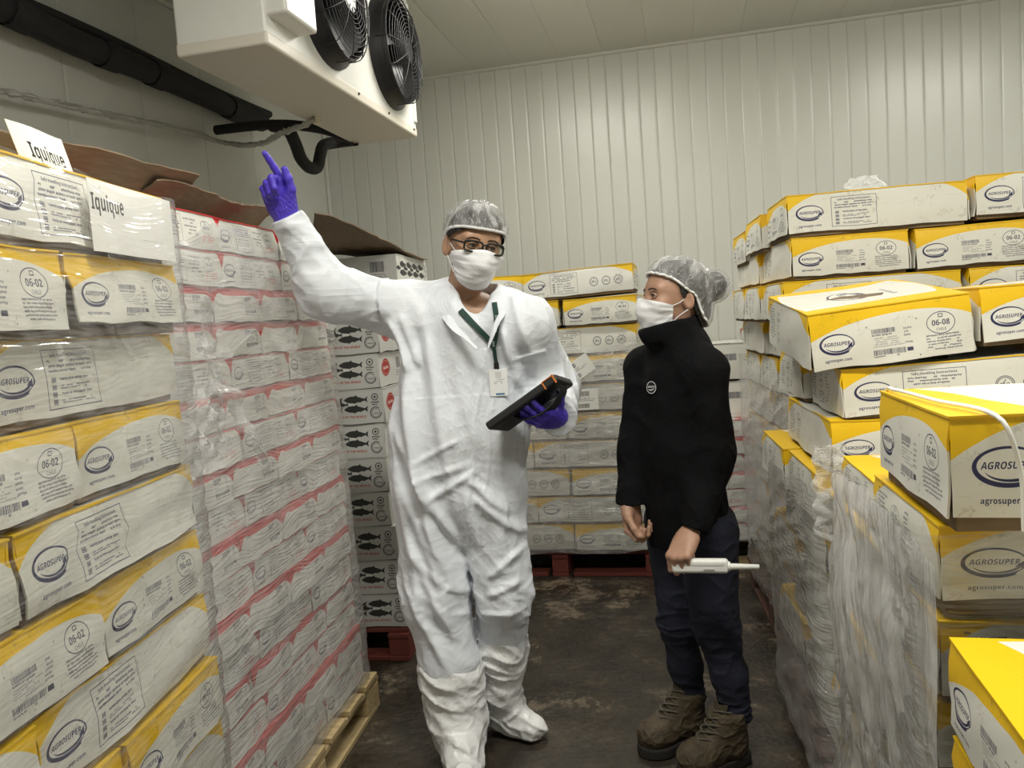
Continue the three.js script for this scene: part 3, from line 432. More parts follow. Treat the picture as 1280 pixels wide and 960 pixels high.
// ---------- stretch film ----------
const streakTex = (f) => noiseTex(512, (u, v) => { const a = tile(u * 0.6, v * 1, 22 * f), b = n2(u * 3, v * 90 * f + n2(u * 3, v * 5) * 2), c = n2(u * 9 + 4, v * 200 * f); const s = 0.5 + 0.22 * a + 0.25 * b + 0.15 * c; return clamp(s, 0, 1); });
const streak = streakTex(1), milkTex = noiseTex(512, (u, v) => { const a = 0.5 + 0.5 * n2(u * 2.2, v * 30 + n2(u * 3, v * 6) * 2.4), b = 0.5 + 0.5 * tile(u, v, 6), c = 0.5 + 0.5 * n2(u * 5, v * 80); return 0.72 + 0.28 * clamp(0.35 + 0.75 * (a * 0.45 + b * 0.35 + c * 0.3), 0, 1); });
const filmMat = (tr, rough, bump) => phys({ name: 'stretch_film', color: lin(0.9, 0.9, 0.9), transmission: tr, transmissionMap: milkTex, roughness: rough, thickness: 0, ior: 1.45, bumpMap: streak, bumpScale: bump, side: THREE.DoubleSide });
const FILM = { clear: filmMat(1.0, 0.12, 0.0035), milky: filmMat(0.86, 0.2, 0.004), dense: filmMat(0.6, 0.28, 0.004) };
// film hung along a path (list of [x, z] points); its outside is on the right of travel away from the camera, between two heights
function film(label, path, ylo, yhi, mat, { amp = 0.006, slope = 0.15, fold = 26, wob = 0.02, lean = 0, group } = {}) {
  const cv = new THREE.CatmullRomCurve3(path.map(([x, z]) => V(x, 0, z)), false, 'centripetal', 0.1), len = cv.getLength(), sd = rnd() * 40, nu = Math.ceil(len / 0.028), nv = Math.ceil((yhi - ylo) / 0.016);
  const g = gridGeo(nu, nv, (u, v) => {
    const p = cv.getPointAt(u), t = cv.getTangentAt(u), nx = t.z, nz = -t.x, s = u * len; let y = ylo + (yhi - ylo) * v;
    y += wob * n2(s * 2.5 + sd, v < 0.5 ? 0 : 9) * (1 - Math.min(1, 6 * Math.min(v, 1 - v)));
    const q = y - s * slope + 0.016 * n2(s * 1.1 + sd, y * 1.5), r1 = 1 - Math.abs(n2(s * 1.1 + sd, q * fold)), r2 = 1 - Math.abs(n2(s * 2.6, q * fold * 2.3 + sd));
    const d = amp * (0.9 * r1 * r1 * r1 + 0.5 * r2 * r2 + 0.5 * n2(s * 3, q * 5 + sd)) + lean * (1 - v);
    return [p.x - nx * d, y, p.z - nz * d];
  }, (u, v) => [u * len / 0.9, v * (yhi - ylo) / 0.9]);
  return tag(part('stretch_film', g, mat, scene), label, 'plastic film', group);
}
const offPath = (O, yaw, pts) => pts.map(([lx, lz]) => loc(O, yaw, lx, lz));
{
  let O = [-1.091, -1.562], yaw = rad(8.7);
  film('clear stretch film with bright streaks round the left front stack', offPath(O, yaw, [[0.034, 1.2], [0.034, 0.9], [0.034, 0.6], [0.034, 0.3], [0.032, 0.03], [0.01, -0.02], [-0.1, -0.026], [-0.35, -0.026]]), 0.2, 1.715, FILM.clear, { amp: 0.006, slope: 0.12 });
  O = [-1.29, -2.72]; yaw = rad(4.2);
  film('milky stretch film round the left red stack', offPath(O, yaw, [[0.034, 1.12], [0.034, 0.7], [0.034, 0.4], [0.033, 0.03], [0.01, -0.014], [-0.1, -0.02], [-0.3, -0.02]]), 0.15, 1.4, FILM.milky, { amp: 0.005, slope: 0.02, lean: 0.03 });
  film('loose bunched film band across the top of the left red stack', offPath(O, yaw, [[0.05, 1.08], [0.045, 0.8], [0.04, 0.5], [0.04, 0.25], [0.03, 0.02]]), 1.4, 1.69, FILM.milky, { amp: 0.016, slope: -0.35, fold: 11, wob: 0.05 });
  // twisted tail of torn film hanging at the corner between the two stacks
  const tail = [], P = loc([-1.091, -1.562], rad(8.7), 0.03, -0.03);
  const g = gridGeo(10, 60, (u, v) => { const y = 1.52 - v * 0.42, a = u * 2.4 + v * 7 + n2(v * 4, 1), r = 0.012 + 0.012 * Math.abs(n2(v * 6, 3)) + (v > 0.45 && v < 0.6 ? 0.03 * Math.sin((v - 0.45) / 0.15 * Math.PI) : 0); return [P[0] + 0.01 + Math.cos(a) * r + 0.05 * v * v - 0.015 * Math.sin(v * 5), y, P[1] - 0.03 - Math.sin(a) * r - 0.08 * v]; });
  tag(part('film_tail', g, FILM.milky, scene), 'twisted torn film tail hanging between the two left stacks', 'plastic film');
  const kn = gridGeo(26, 22, (u, v) => { const a = (u - 0.5) * 2, y = 1.33 - v * 0.17, q = n2(u * 3, v * 3) * 0.008 + 0.012 * Math.exp(-6 * n2(u * 2.5 + v * 2, 7) ** 2); const b = loc([-1.091, -1.562], rad(8.7), 0.045 + q - 0.015 * a * a, -0.03 + a * 0.09 + 0.02 * v); return [b[0], y - 0.03 * a, b[1]]; });
  tag(part('film_bunch', kn, FILM.milky, scene), 'crumpled film bunch at the corner of the left front stack', 'plastic film');
  film('glossy stretch film across the front of the back stack', [[-1.3, -4.4], [-1.29, -4.24], [-1.2, -4.215], [-0.8, -4.215], [-0.4, -4.215], [-0.27, -4.23], [-0.24, -4.3], [-0.24, -4.8]], 0.16, 1.27, FILM.milky, { amp: 0.012, slope: 0.06, fold: 12 });
  film('reddish-tinted looking film round the rear right stack', offPath([-0.12, -4.45], rad(3), [[0.95, 0.03], [0.5, 0.03], [0.2, 0.03], [-0.02, 0.028], [-0.03, -0.1]]).reverse(), 0.16, 0.86, FILM.milky, { amp: 0.012, slope: -0.1, fold: 12 }).userData.label = 'wrinkled film round the lower rear right stack';
  O = [0.345, -2.985]; yaw = rad(4.5);
  film('dull milky film along the aisle side of the far right stack', offPath(O, yaw, [[-0.012, 0.02], [-0.018, -0.3], [-0.024, -0.7], [-0.024, -1.1], [-0.01, -1.21], [0.1, -1.215]]).reverse(), 0.12, 1.16, FILM.milky, { amp: 0.008, slope: 0.2, fold: 8 });
  O = [0.31, -2.17]; yaw = rad(3.5);
  film('dull milky film along the aisle side of the middle right stack', offPath(O, yaw, [[0.2, 0.04], [0.02, 0.035], [-0.02, 0.0], [-0.03, -0.3], [-0.03, -0.7], [-0.012, -0.79]]).reverse(), 0.1, 0.92, FILM.milky, { amp: 0.008, slope: 0.35, fold: 7 });
  // film round the near right stack, front and aisle side
  O = [0.338, -1.28]; yaw = rad(1.2);
  film('clear film stretched over the front of the near right stack', offPath(O, yaw, [[-0.03, -0.4], [-0.03, -0.1], [-0.022, 0.015], [0.1, 0.03], [0.3, 0.03], [0.6, 0.03]]).reverse(), 0.12, 1.068, FILM.clear, { amp: 0.005, slope: 0.1, fold: 14 });
  // the big crumpled bundle: folds fan out from a gathered point
  const bundle = (label, cx, cy, cz, spread, drop, off, sd, mat) => { const nu = 110, nv = 90; const g = gridGeo(nu, nv, (u, v) => {
    const a = (u - 0.5) * 2, w = a > 0 ? spread * (0.45 + 0.55 * v) : spread * 1.07, z = cz - a * w, y = cy - drop * Math.pow(v, 1.05) - 0.05 * a * a * (1 - v) + 0.012 * n2(u * 5 + sd, 3) * v;
    const sf = (q) => { const n = n2(q[0], q[1]); return Math.exp(-n * n * 6); }, big = sf([a * 3.2 + sd, v * 0.9]), mid = sf([a * 7 + sd * 2 + v * 0.5, v * 1.3]), fine = sf([a * 16 + sd, v * 2.2]), cr = n2(a * 4 + sd, v * 4);
    const d = off + 0.03 * Math.sin(Math.PI * clamp(v * 1.1, 0, 1)) * (1 - 0.6 * a * a) + 0.012 * big + 0.006 * mid + 0.0025 * fine + 0.004 * cr + 0.03 * sstep(0.25, 0, v) * (1 - a * a);
    return [cx + (a < 0 ? 0.012 * -a : 0) - d * (a < 0 ? 1 + 0.7 * a : 1), y, z];
  }, (u, v) => [u * 0.9, v * 0.8].reverse()); return tag(part('film_bundle', g, mat, scene), label, 'plastic film'); };
  bundle('large crumpled film bundle draped over the near right stack', 0.318, 1.075, -1.66, 0.4, 0.62, 0.006, 3.3, FILM.dense);
  bundle('long film drape falling to the floor below the crumpled bundle', 0.322, 0.62, -1.62, 0.42, 0.55, 0.018, 8.1, FILM.milky);
  // narrow film strip hanging at the corner of the middle stack
  const sgeo = gridGeo(8, 40, (u, v) => { const b = loc([0.31, -2.17], rad(3.5), 0.0 + (u - 0.5) * 0.075 + 0.008 * n2(v * 5, 4), 0.075 + 0.012 * Math.abs(n2(u * 4, v * 4)) + 0.01 * Math.sin(u * 6)); return [b[0], 1.06 - 0.24 * v, b[1]]; });
  tag(part('film_strip', sgeo, FILM.dense, scene), 'narrow hanging film strip at the middle right stack corner', 'plastic film');
}
// stuck-on printed label sheets under the film of the back stack
{
  const [cv, c] = canvasOf(256, 128); c.fillStyle = '#e2e2dc'; c.fillRect(0, 0, 256, 128); bars(c, 20, 14, 150, 30, '#333'); para(c, 20, 52, 200, 26, 3, '#555'); bars(c, 20, 90, 150, 26, '#333'); const m = std({ name: 'label_print', map: texOf(cv), roughness: 0.6 });
  [[-0.62, 1.12, -0.55, 0.24, 0.1], [-0.56, 0.98, 0, 0.14, 0.11]].forEach(([x, y, rz, w, h], i) => { const t = part('label_sheet', slabGeo(6, 4, (u, v) => [(u - 0.5) * w, (v - 0.5) * h, 0.006 * Math.sin(u * 5 + i)], 0.0006), m, scene); t.position.set(x, y, -4.195); t.rotation.z = rz * -1; tag(t, ['crooked printed label sheet on the film of the back stack', 'upright barcode label sheet on the back stack'][i], 'label'); });
}
// ---------- ceiling air cooler ----------
{
  const white = std({ name: 'cooler_enamel', color: lin(0.74, 0.74, 0.7), roughness: 0.38, map: grime }), black = std({ name: 'black_plastic', color: lin(0.012, 0.012, 0.014), roughness: 0.45 }), wire = std({ name: 'black_wire', color: lin(0.01, 0.01, 0.011), roughness: 0.55 }), tray = std({ name: 'tray_enamel', color: lin(0.66, 0.62, 0.54), roughness: 0.42, map: grime });
  const z0 = -2.58, z1 = -4.13, xf = -1.355, xb = -1.68, yb = 2.405;
  const t = thing('air_cooler', 'white ceiling air cooler with two black guarded fans', 'cooler', [xf, yb, (z0 + z1) / 2]);
  const D = xf - xb, Ln = z0 - z1;
  part('casing', boxAt(D + 0.02, 0.7, Ln - 0.004, -D / 2, 0.022 + 0.35, 0, 0.012), white, t);
  // drip tray with a turned-up lip, slightly deeper than the casing
  part('drip_tray', boxAt(D + 0.026, 0.05, Ln, -D / 2, 0.025, 0, 0.012), tray, t);
  part('end_cover', boxAt(0.09, 0.6, 0.24, 0.04, 0.1 + 0.3, Ln / 2 - 0.135, 0.014), white, t);
  part('end_flange', boxAt(0.02, 0.6, 0.03, 0.012, 0.37, -Ln / 2 + 0.03, 0.006), white, t);
  part('mounting_bracket', [-1, 1].map((k) => boxAt(D - 0.04, 0.06, 0.05, -D / 2, 0.7, k * (Ln / 2 - 0.12), 0.005)), white, t);
  const bolts = []; for (let i = 0; i < 3; i++) { const g = new THREE.CylinderGeometry(0.006, 0.006, 0.008, 6).rotateZ(Math.PI / 2).translate(0.014, 0.03, -Ln / 2 + 0.06 + i * (Ln - 0.12) / 4); bolts.push(g); } part('bolt', bolts, wire, t);
  const fz = [-3.1 - (z0 + z1) / 2, -3.79 - (z0 + z1) / 2];
  for (const z of fz) {
    const R = 0.235, f = new THREE.Group(); f.name = 'fan'; t.add(f); f.position.set(0.008, 0.33, z);
    part('shroud', new THREE.LatheGeometry([[R + 0.03, 0], [R + 0.028, 0.012], [R + 0.006, 0.03], [R, 0.075], [R - 0.006, 0.075], [R - 0.004, 0.03], [R - 0.004, -0.005]].map((p) => new THREE.Vector2(...p)), 40).rotateZ(-Math.PI / 2), black, f);
    const rings = []; for (let k = 1; k <= 11; k++) { const r = 0.05 + (k / 11) * (R - 0.045), x = 0.112 - 0.03 * Math.pow(k / 11, 4); rings.push(new THREE.TorusGeometry(r, 0.0017, 4, 36).rotateY(Math.PI / 2).translate(x, 0, 0)); }
    for (let k = 0; k < 4; k++) rings.push(new THREE.TorusGeometry(R + 0.004, 0.0018, 4, 36).rotateY(Math.PI / 2).translate(0.02 + k * 0.02, 0, 0));
    for (let k = 0; k < 12; k++) { const a = (k / 12) * Math.PI * 2; rings.push(tubeGeo([[0.112, 0.045 * Math.cos(a), 0.045 * Math.sin(a)], [0.108, (R - 0.07) * Math.cos(a), (R - 0.07) * Math.sin(a)], [0.084, (R + 0.003) * Math.cos(a), (R + 0.003) * Math.sin(a)], [0.01, (R + 0.01) * Math.cos(a), (R + 0.01) * Math.sin(a)]], 0.0022, 12, 5)); }
    part('guard', rings.map((g) => { const h = g.index ? g.toNonIndexed() : g; return h; }), wire, f);
    part('hub', new THREE.CylinderGeometry(0.055, 0.06, 0.09, 24).rotateZ(Math.PI / 2).translate(0.06, 0, 0), black, f);
    for (let k = 0; k < 5; k++) { const a = (k / 5) * Math.PI * 2; const b = part('blade', slabGeo(8, 6, (u, v) => { const r = 0.05 + u * (R - 0.065), q = (v - 0.5) * (0.5 + 0.5 * u), tw = (v - 0.5) * 0.06; return [0.045 + tw, r * Math.cos(q), r * Math.sin(q)]; }, 0.003), black, f); b.rotation.x = a; }
    part('motor_plate', new THREE.CylinderGeometry(R - 0.01, R - 0.01, 0.006, 32).rotateZ(Math.PI / 2).translate(0.004, 0, 0), black, f);
  }
  const cab = part('fan_cable', tubeGeo([[0.01, 0.72, fz[1] + 0.25], [0.07, 0.66, fz[1] + 0.2], [0.11, 0.6, fz[1] + 0.13], [0.1, 0.56, fz[1] + 0.1]], 0.008, 20, 6), black, t);
  // drain fitting with lime crust under the tray
  const d = part('drain_fitting', new THREE.CylinderGeometry(0.014, 0.018, 0.03, 12).translate(-D + 0.06, -0.014, -0.16), std({ name: 'lime_crust', color: lin(0.7, 0.66, 0.52), roughness: 0.9 }), t);
}
// pipes on the left wall
{
  const foam = std({ name: 'pipe_insulation', color: lin(0.018, 0.018, 0.02), roughness: 0.75, bumpMap: noiseTex(256, (u, v) => 0.5 + 0.3 * tile(u, v, 12)), bumpScale: 0.006 });
  const t = thing('insulated_pipe', 'thick black insulated pipe running along the left wall', 'pipe', [0, 0, 0]);
  const wobble = (z) => [-2.41 + 0.004 * Math.sin(z * 9), 2.692 + 0.006 * Math.sin(z * 5 + 1), z];
  part('main_sleeve', tubeGeo(Array.from({ length: 26 }, (_, i) => wobble(0.9 - i * 0.215)), 0.055, 120, 14), foam, t);
  for (const z of [-1.9, -2.62, -3.12, -3.45, -4.1]) part('joint_collar', tubeGeo([wobble(z), wobble(z - 0.05), wobble(z - 0.11)], 0.062, 8, 14), foam, t);
  part('upper_sleeve', tubeGeo(Array.from({ length: 20 }, (_, i) => [-2.43, 2.765 + 0.008 * Math.sin(i), 0.9 - i * 0.29]), 0.022, 90, 10), foam, t);
  const foil = std({ name: 'crinkled_foil', color: lin(0.85, 0.83, 0.76), metalness: 0.25, roughness: 0.32, bumpMap: noiseTex(256, (u, v) => 0.5 + 0.5 * tile(u, v, 26)), bumpScale: 0.01 });
  const pts = []; for (let i = 0; i <= 40; i++) { const z = 0.6 - i * 0.1148; pts.push([-2.43, 2.39 + 0.1 * sstep(-2.4, -4.0, z) + 0.004 * n2(i * 0.9, 2), z]); }
  pts.push([-2.3, 2.45, -3.98], [-2.05, 2.395, -3.8], [-1.85, 2.385, -3.62], [-1.66, 2.378, -3.5], [-1.62, 2.396, -3.495]);
  const fg = tubeGeo(pts, 0.0125, 320, 8), p = fg.attributes.position, nn = fg.attributes.normal; for (let i = 0; i < p.count; i++) { const k = 0.008 * n3(p.getX(i) * 60, p.getY(i) * 60, p.getZ(i) * 60); p.setXYZ(i, p.getX(i) + nn.getX(i) * k, p.getY(i) + nn.getY(i) * k, p.getZ(i) + nn.getZ(i) * k); } fg.computeVertexNormals();
  tag(part('foil_cable', fg, foil, scene), 'thin foil-wrapped drain line sagging below the black pipe', 'pipe');
  const dr = thing('drain_trap', 'black insulated drain trap bent in a U under the cooler', 'pipe', [0, 0, 0]);
  const Q = (x, y, X) => X;
  part('trap_bend', tubeGeo([[-2.1, 2.53, -4.0], [-2.0, 2.49, -3.98], [-1.99, 2.43, -4.03], [-1.985, 2.36, -4.07], [-1.98, 2.325, -4.15], [-1.975, 2.34, -4.24], [-1.97, 2.41, -4.28], [-1.965, 2.47, -4.32], [-1.93, 2.5, -4.4], [-1.8, 2.505, -4.42]], 0.033, 60, 12), foam, dr);
  part('trap_feed', tubeGeo([[-2.44, 2.55, -4.02], [-2.2, 2.54, -4.0], [-2.0, 2.52, -3.99], [-1.85, 2.5, -4.1], [-1.72, 2.44, -4.08], [-1.66, 2.41, -4.06]], 0.026, 40, 10), foam, dr);
}

// ---------- implicit bodies: tapered capsules joined by a smooth minimum, meshed by surface nets ----------
const smin = (a, b, k) => { const h = Math.max(k - Math.abs(a - b), 0) / k; return Math.min(a, b) - h * h * k * 0.25; };
const smax = (a, b, k) => -smin(-a, -b, k);
// tapered capsule a -> b; flat: [nx, ny, nz, s] squeezes the section along n by s
function cap(a, ra, b, rb, flat, k) {
  const [ax, ay, az] = a, dx = b[0] - ax, dy = b[1] - ay, dz = b[2] - az, L2 = dx * dx + dy * dy + dz * dz || 1e-9;
  const f = (x, y, z) => { const px = x - ax, py = y - ay, pz = z - az, t = clamp((px * dx + py * dy + pz * dz) / L2, 0, 1), qx = px - dx * t, qy = py - dy * t, qz = pz - dz * t, r = ra + (rb - ra) * t; if (!flat) return Math.sqrt(qx * qx + qy * qy + qz * qz) - r; const n = qx * flat[0] + qy * flat[1] + qz * flat[2], l = Math.sqrt(Math.max(0, qx * qx + qy * qy + qz * qz - n * n) + (n / flat[3]) ** 2); return (l - r) * (l > r ? Math.min(1, flat[3] + 0.15) : 1); };
  f.k = k; return f;
}
function ell(c, r, k, rot) {
  const m = rot ? new THREE.Matrix3().setFromMatrix4(new THREE.Matrix4().makeRotationFromEuler(new THREE.Euler(...rot)).invert()).elements : null, mn = Math.min(...r);
  const f = (x, y, z) => { let px = x - c[0], py = y - c[1], pz = z - c[2]; if (m) { const a = px, b = py, d = pz; px = m[0] * a + m[3] * b + m[6] * d; py = m[1] * a + m[4] * b + m[7] * d; pz = m[2] * a + m[5] * b + m[8] * d; } px /= r[0]; py /= r[1]; pz /= r[2]; const l = Math.sqrt(px * px + py * py + pz * pz), g = Math.sqrt((px / r[0]) ** 2 + (py / r[1]) ** 2 + (pz / r[2]) ** 2); return g < 1e-6 ? -mn : (l * (l - 1)) / g; };
  f.k = k; return f;
}
const union = (list, k) => (x, y, z) => { let d = list[0](x, y, z); for (let i = 1; i < list.length; i++) d = smin(d, list[i](x, y, z), list[i].k ?? k); return d; };
function nets(f, lo, hi, h, uvfn, reach = 1.6) {
  const nx = Math.ceil((hi[0] - lo[0]) / h) + 1, ny = Math.ceil((hi[1] - lo[1]) / h) + 1, nz = Math.ceil((hi[2] - lo[2]) / h) + 1, val = new Float32Array(nx * ny * nz), B = 6, at = (i, j, k) => (k * ny + j) * nx + i;
  for (let k0 = 0; k0 < nz; k0 += B) for (let j0 = 0; j0 < ny; j0 += B) for (let i0 = 0; i0 < nx; i0 += B) {
    const c = f(lo[0] + (i0 + B / 2) * h, lo[1] + (j0 + B / 2) * h, lo[2] + (k0 + B / 2) * h), far = Math.abs(c) > B * h * reach;
    for (let k = k0; k < Math.min(nz, k0 + B); k++) for (let j = j0; j < Math.min(ny, j0 + B); j++) for (let i = i0; i < Math.min(nx, i0 + B); i++) val[at(i, j, k)] = far ? c : f(lo[0] + i * h, lo[1] + j * h, lo[2] + k * h);
  }
  const id = new Int32Array(nx * ny * nz).fill(-1), pos = [], idx = [];
  const E = [[0, 1], [0, 2], [0, 4], [1, 3], [1, 5], [2, 3], [2, 6], [3, 7], [4, 5], [4, 6], [5, 7], [6, 7]];
  for (let k = 0; k < nz - 1; k++) for (let j = 0; j < ny - 1; j++) for (let i = 0; i < nx - 1; i++) {
    const v = []; let mask = 0; for (let q = 0; q < 8; q++) { const w = val[at(i + (q & 1), j + ((q >> 1) & 1), k + (q >> 2))]; v.push(w); if (w < 0) mask |= 1 << q; }
    if (mask === 0 || mask === 255) continue;
    let sx = 0, sy = 0, sz = 0, n = 0; for (const [a, b] of E) if ((v[a] < 0) !== (v[b] < 0)) { const t = v[a] / (v[a] - v[b]); sx += (a & 1) + t * ((b & 1) - (a & 1)); sy += ((a >> 1) & 1) + t * (((b >> 1) & 1) - ((a >> 1) & 1)); sz += (a >> 2) + t * ((b >> 2) - (a >> 2)); n++; }
    id[at(i, j, k)] = pos.length / 3; pos.push(lo[0] + (i + sx / n) * h, lo[1] + (j + sy / n) * h, lo[2] + (k + sz / n) * h);
  }
  const quad = (a, b, c, d, flip) => { if (a < 0 || b < 0 || c < 0 || d < 0) return; flip ? idx.push(a, c, b, a, d, c) : idx.push(a, b, c, a, c, d); };
  for (let k = 1; k < nz - 1; k++) for (let j = 1; j < ny - 1; j++) for (let i = 1; i < nx - 1; i++) {
    const s = val[at(i, j, k)] < 0;
    if (s !== val[at(i + 1, j, k)] < 0) quad(id[at(i, j - 1, k - 1)], id[at(i, j, k - 1)], id[at(i, j, k)], id[at(i, j - 1, k)], !s);
    if (s !== val[at(i, j + 1, k)] < 0) quad(id[at(i - 1, j, k - 1)], id[at(i - 1, j, k)], id[at(i, j, k)], id[at(i, j, k - 1)], !s);
    if (s !== val[at(i, j, k + 1)] < 0) quad(id[at(i - 1, j - 1, k)], id[at(i, j - 1, k)], id[at(i, j, k)], id[at(i - 1, j, k)], !s);
  }
  const g = new THREE.BufferGeometry(), nor = new Float32Array(pos.length), uv = new Float32Array((pos.length / 3) * 2), e = h * 0.6;
  for (let i = 0; i < pos.length; i += 3) {
    const [x, y, z] = [pos[i], pos[i + 1], pos[i + 2]]; let a = f(x + e, y, z) - f(x - e, y, z), b = f(x, y + e, z) - f(x, y - e, z), c = f(x, y, z + e) - f(x, y, z - e); const l = Math.hypot(a, b, c) || 1; nor[i] = a / l; nor[i + 1] = b / l; nor[i + 2] = c / l;
    const w = uvfn ? uvfn(x, y, z) : [x, y]; uv[(i / 3) * 2] = w[0]; uv[(i / 3) * 2 + 1] = w[1];
  }
  g.setAttribute('position', new THREE.Float32BufferAttribute(pos, 3)); g.setAttribute('normal', new THREE.BufferAttribute(nor, 3)); g.setAttribute('uv', new THREE.BufferAttribute(uv, 2)); g.setIndex(idx); return g;
}
// walks in from far along direction d until f falls below off
function touch(f, o, d, off, far = 0.3) { let t = far; for (let i = 0; i < 60; i++) { const v = f(o[0] + d[0] * t, o[1] + d[1] * t, o[2] + d[2] * t) - off; if (v < 0.0004) break; t -= v * 0.7; if (t < 0.005) break; } return [o[0] + d[0] * t, o[1] + d[1] * t, o[2] + d[2] * t]; }

// ---------- heads (own axes: y up, z out of the face, x to the viewer's right) ----------
const skinTex = noiseTex(256, (u, v) => { const n = 0.93 + 0.05 * tile(u, v, 9) + 0.04 * tile(u, v, 40); return [n, n * 0.985, n * 0.97]; });
function headParts(P) {
  const skull = union([ell([0, 0.035, -0.012], [0.077, 0.088, 0.095]), ell([0, 0.02, 0.03], [0.066, 0.075, 0.062], 0.04)], 0.03);
  const feat = [ell([0, -0.045, 0.026], [0.056, 0.078, 0.066], 0.035), ell([0, -0.098, 0.056], [0.026, 0.021, 0.024], 0.03), cap([0, 0.008, 0.086], 0.009, [0, -0.03, 0.105], 0.0125, null, 0.018), ell([0.012, -0.034, 0.094], [0.009, 0.008, 0.011], 0.01), ell([-0.012, -0.034, 0.094], [0.009, 0.008, 0.011], 0.01), ell([0.04, -0.022, 0.066], [0.026, 0.02, 0.02], 0.025), ell([-0.04, -0.022, 0.066], [0.026, 0.02, 0.02], 0.025), cap([-0.045, 0.03, 0.076], 0.009, [0.045, 0.03, 0.076], 0.009, null, 0.02), ell([0, -0.064, 0.088], [0.024, 0.007, 0.009], 0.012), ell([0, -0.076, 0.085], [0.02, 0.007, 0.009], 0.012)];
  const es = P.ear ?? 1, ears = [-1, 1].flatMap((s) => { const e = ell([s * 0.082, -0.006, -0.012], [0.0105 * es, 0.035 * es, 0.022 * es], 0.012, [0.15, -s * 0.45, 0]); const c = ell([s * 0.091, -0.004, -0.008], [0.006, 0.022 * es, 0.012 * es], 0, [0.15, -s * 0.45, 0]); const f = (x, y, z) => smax(e(x, y, z), -c(x, y, z), 0.006); f.k = 0.01; return [f]; });
  const base = union([skull, ...feat], 0.03);
  const eyes = [-1, 1].map((s) => ell([s * 0.031, 0.006, 0.09], [0.0165, 0.011, 0.012]));
  const neck = cap([0, -0.06, -0.022], 0.052, [P.neck[0], P.neck[1], P.neck[2]], P.neckR, null, 0.03);
  const full = (x, y, z) => { let d = base(x, y, z); for (const e of eyes) d = smax(d, -e(x, y, z), 0.01); for (const e of ears) d = smin(d, e(x, y, z), 0.01); return smin(d, neck(x, y, z), 0.03); };
  const hull = union([ell([0, -0.04, 0.028], [0.061, 0.086, 0.072]), cap([0, -0.002, 0.084], 0.014, [0, -0.04, 0.098], 0.022, null, 0.05), ell([0, -0.085, 0.05], [0.031, 0.034, 0.034], 0.04), ell([0.04, -0.022, 0.066], [0.026, 0.02, 0.02], 0.025), ell([-0.04, -0.022, 0.066], [0.026, 0.02, 0.02], 0.025), skull], 0.04);
  return { skull, full, hull };
}
const skinOf = (r, g, b) => phys({ name: 'skin', color: lin(r, g, b), map: skinTex, roughness: 0.5, sheen: 0.2, sheenRoughness: 0.6 });
const eyeWhite = std({ name: 'eye_white', color: lin(0.5, 0.48, 0.45), roughness: 0.25 }), irisMat = std({ name: 'iris', color: lin(0.03, 0.017, 0.01), roughness: 0.15 }), hairMat = std({ name: 'dark_hair', color: lin(0.012, 0.009, 0.008), roughness: 0.5, bumpMap: noiseTex(256, (u, v) => 0.5 + 0.5 * n2(u * 80, v * 3)), bumpScale: 0.003 });
const maskMat = std({ name: 'face_mask', color: lin(0.82, 0.82, 0.84), roughness: 0.85, bumpMap: noiseTex(256, (u, v) => 0.5 + 0.3 * tile(u, v, 50)), bumpScale: 0.0006 });
const netMat = phys({ name: 'net_fabric', color: lin(0.88, 0.88, 0.88), transmission: 1, transmissionMap: noiseTex(512, (u, v) => { const a = n2(u * 6, v * 1.6), st = Math.pow(Math.abs(Math.sin(Math.PI * (u * 44 + 1.4 * n2(u * 9, v * 3)))), 10), s2 = Math.pow(Math.abs(Math.sin(Math.PI * (u * 97 + 2 * n2(u * 14, v * 5)))), 8), f = n2(u * 5 + 5, v * 1.6); return 0.9 + 0.05 * a - 0.26 * st * (0.5 + 0.5 * n2(u * 20, v * 6)) - 0.14 * s2 - 0.22 * sstep(0.25, 0.9, f) - 0.12 * sstep(0.6, 1, v); }), roughness: 0.16, specularIntensity: 0.12, thickness: 0, side: THREE.DoubleSide });
const netEdge = std({ name: 'net_elastic', color: lin(0.84, 0.84, 0.84), roughness: 0.8 });
// polar sheet over the head: directions from the crown down to an edge that depends on azimuth (0 = face, PI = nape)
function domeGeo(f, off, edge, nu, nv, fold, tiltv = -0.35) {
  const ct = Math.cos(tiltv), st = Math.sin(tiltv);
  return gridGeo(nu, nv, (u, v) => { const az = u * Math.PI * 2, el = Math.PI / 2 - (1 - v) * (Math.PI / 2 - edge(az)), dx = Math.sin(az) * Math.cos(el), dy0 = Math.sin(el), dz0 = Math.cos(az) * Math.cos(el), dy = dy0 * ct - dz0 * st, dz = dy0 * st + dz0 * ct, o = [0, 0.03, -0.012], p = touch(f, o, [dx, dy, dz], off); const k = fold ? fold(az, 1 - v) : 0; return [p[0] + dx * k, p[1] + dy * k, p[2] + dz * k]; }, (u, v) => [u * 2, v]);
}
function ring(f, off, edge, r, n, fold, tiltv = -0.35) { const ct = Math.cos(tiltv), st = Math.sin(tiltv), pts = []; for (let i = 0; i < n; i++) { const az = (i / n) * Math.PI * 2, el = edge(az), dx = Math.sin(az) * Math.cos(el), dy0 = Math.sin(el), dz0 = Math.cos(az) * Math.cos(el), d = [dx, dy0 * ct - dz0 * st, dy0 * st + dz0 * ct], p = touch(f, [0, 0.03, -0.012], d, off + (fold ? fold(az) : 0)); pts.push(V(...p)); } return tubeGeo(pts, r, n * 3, 6, true); }

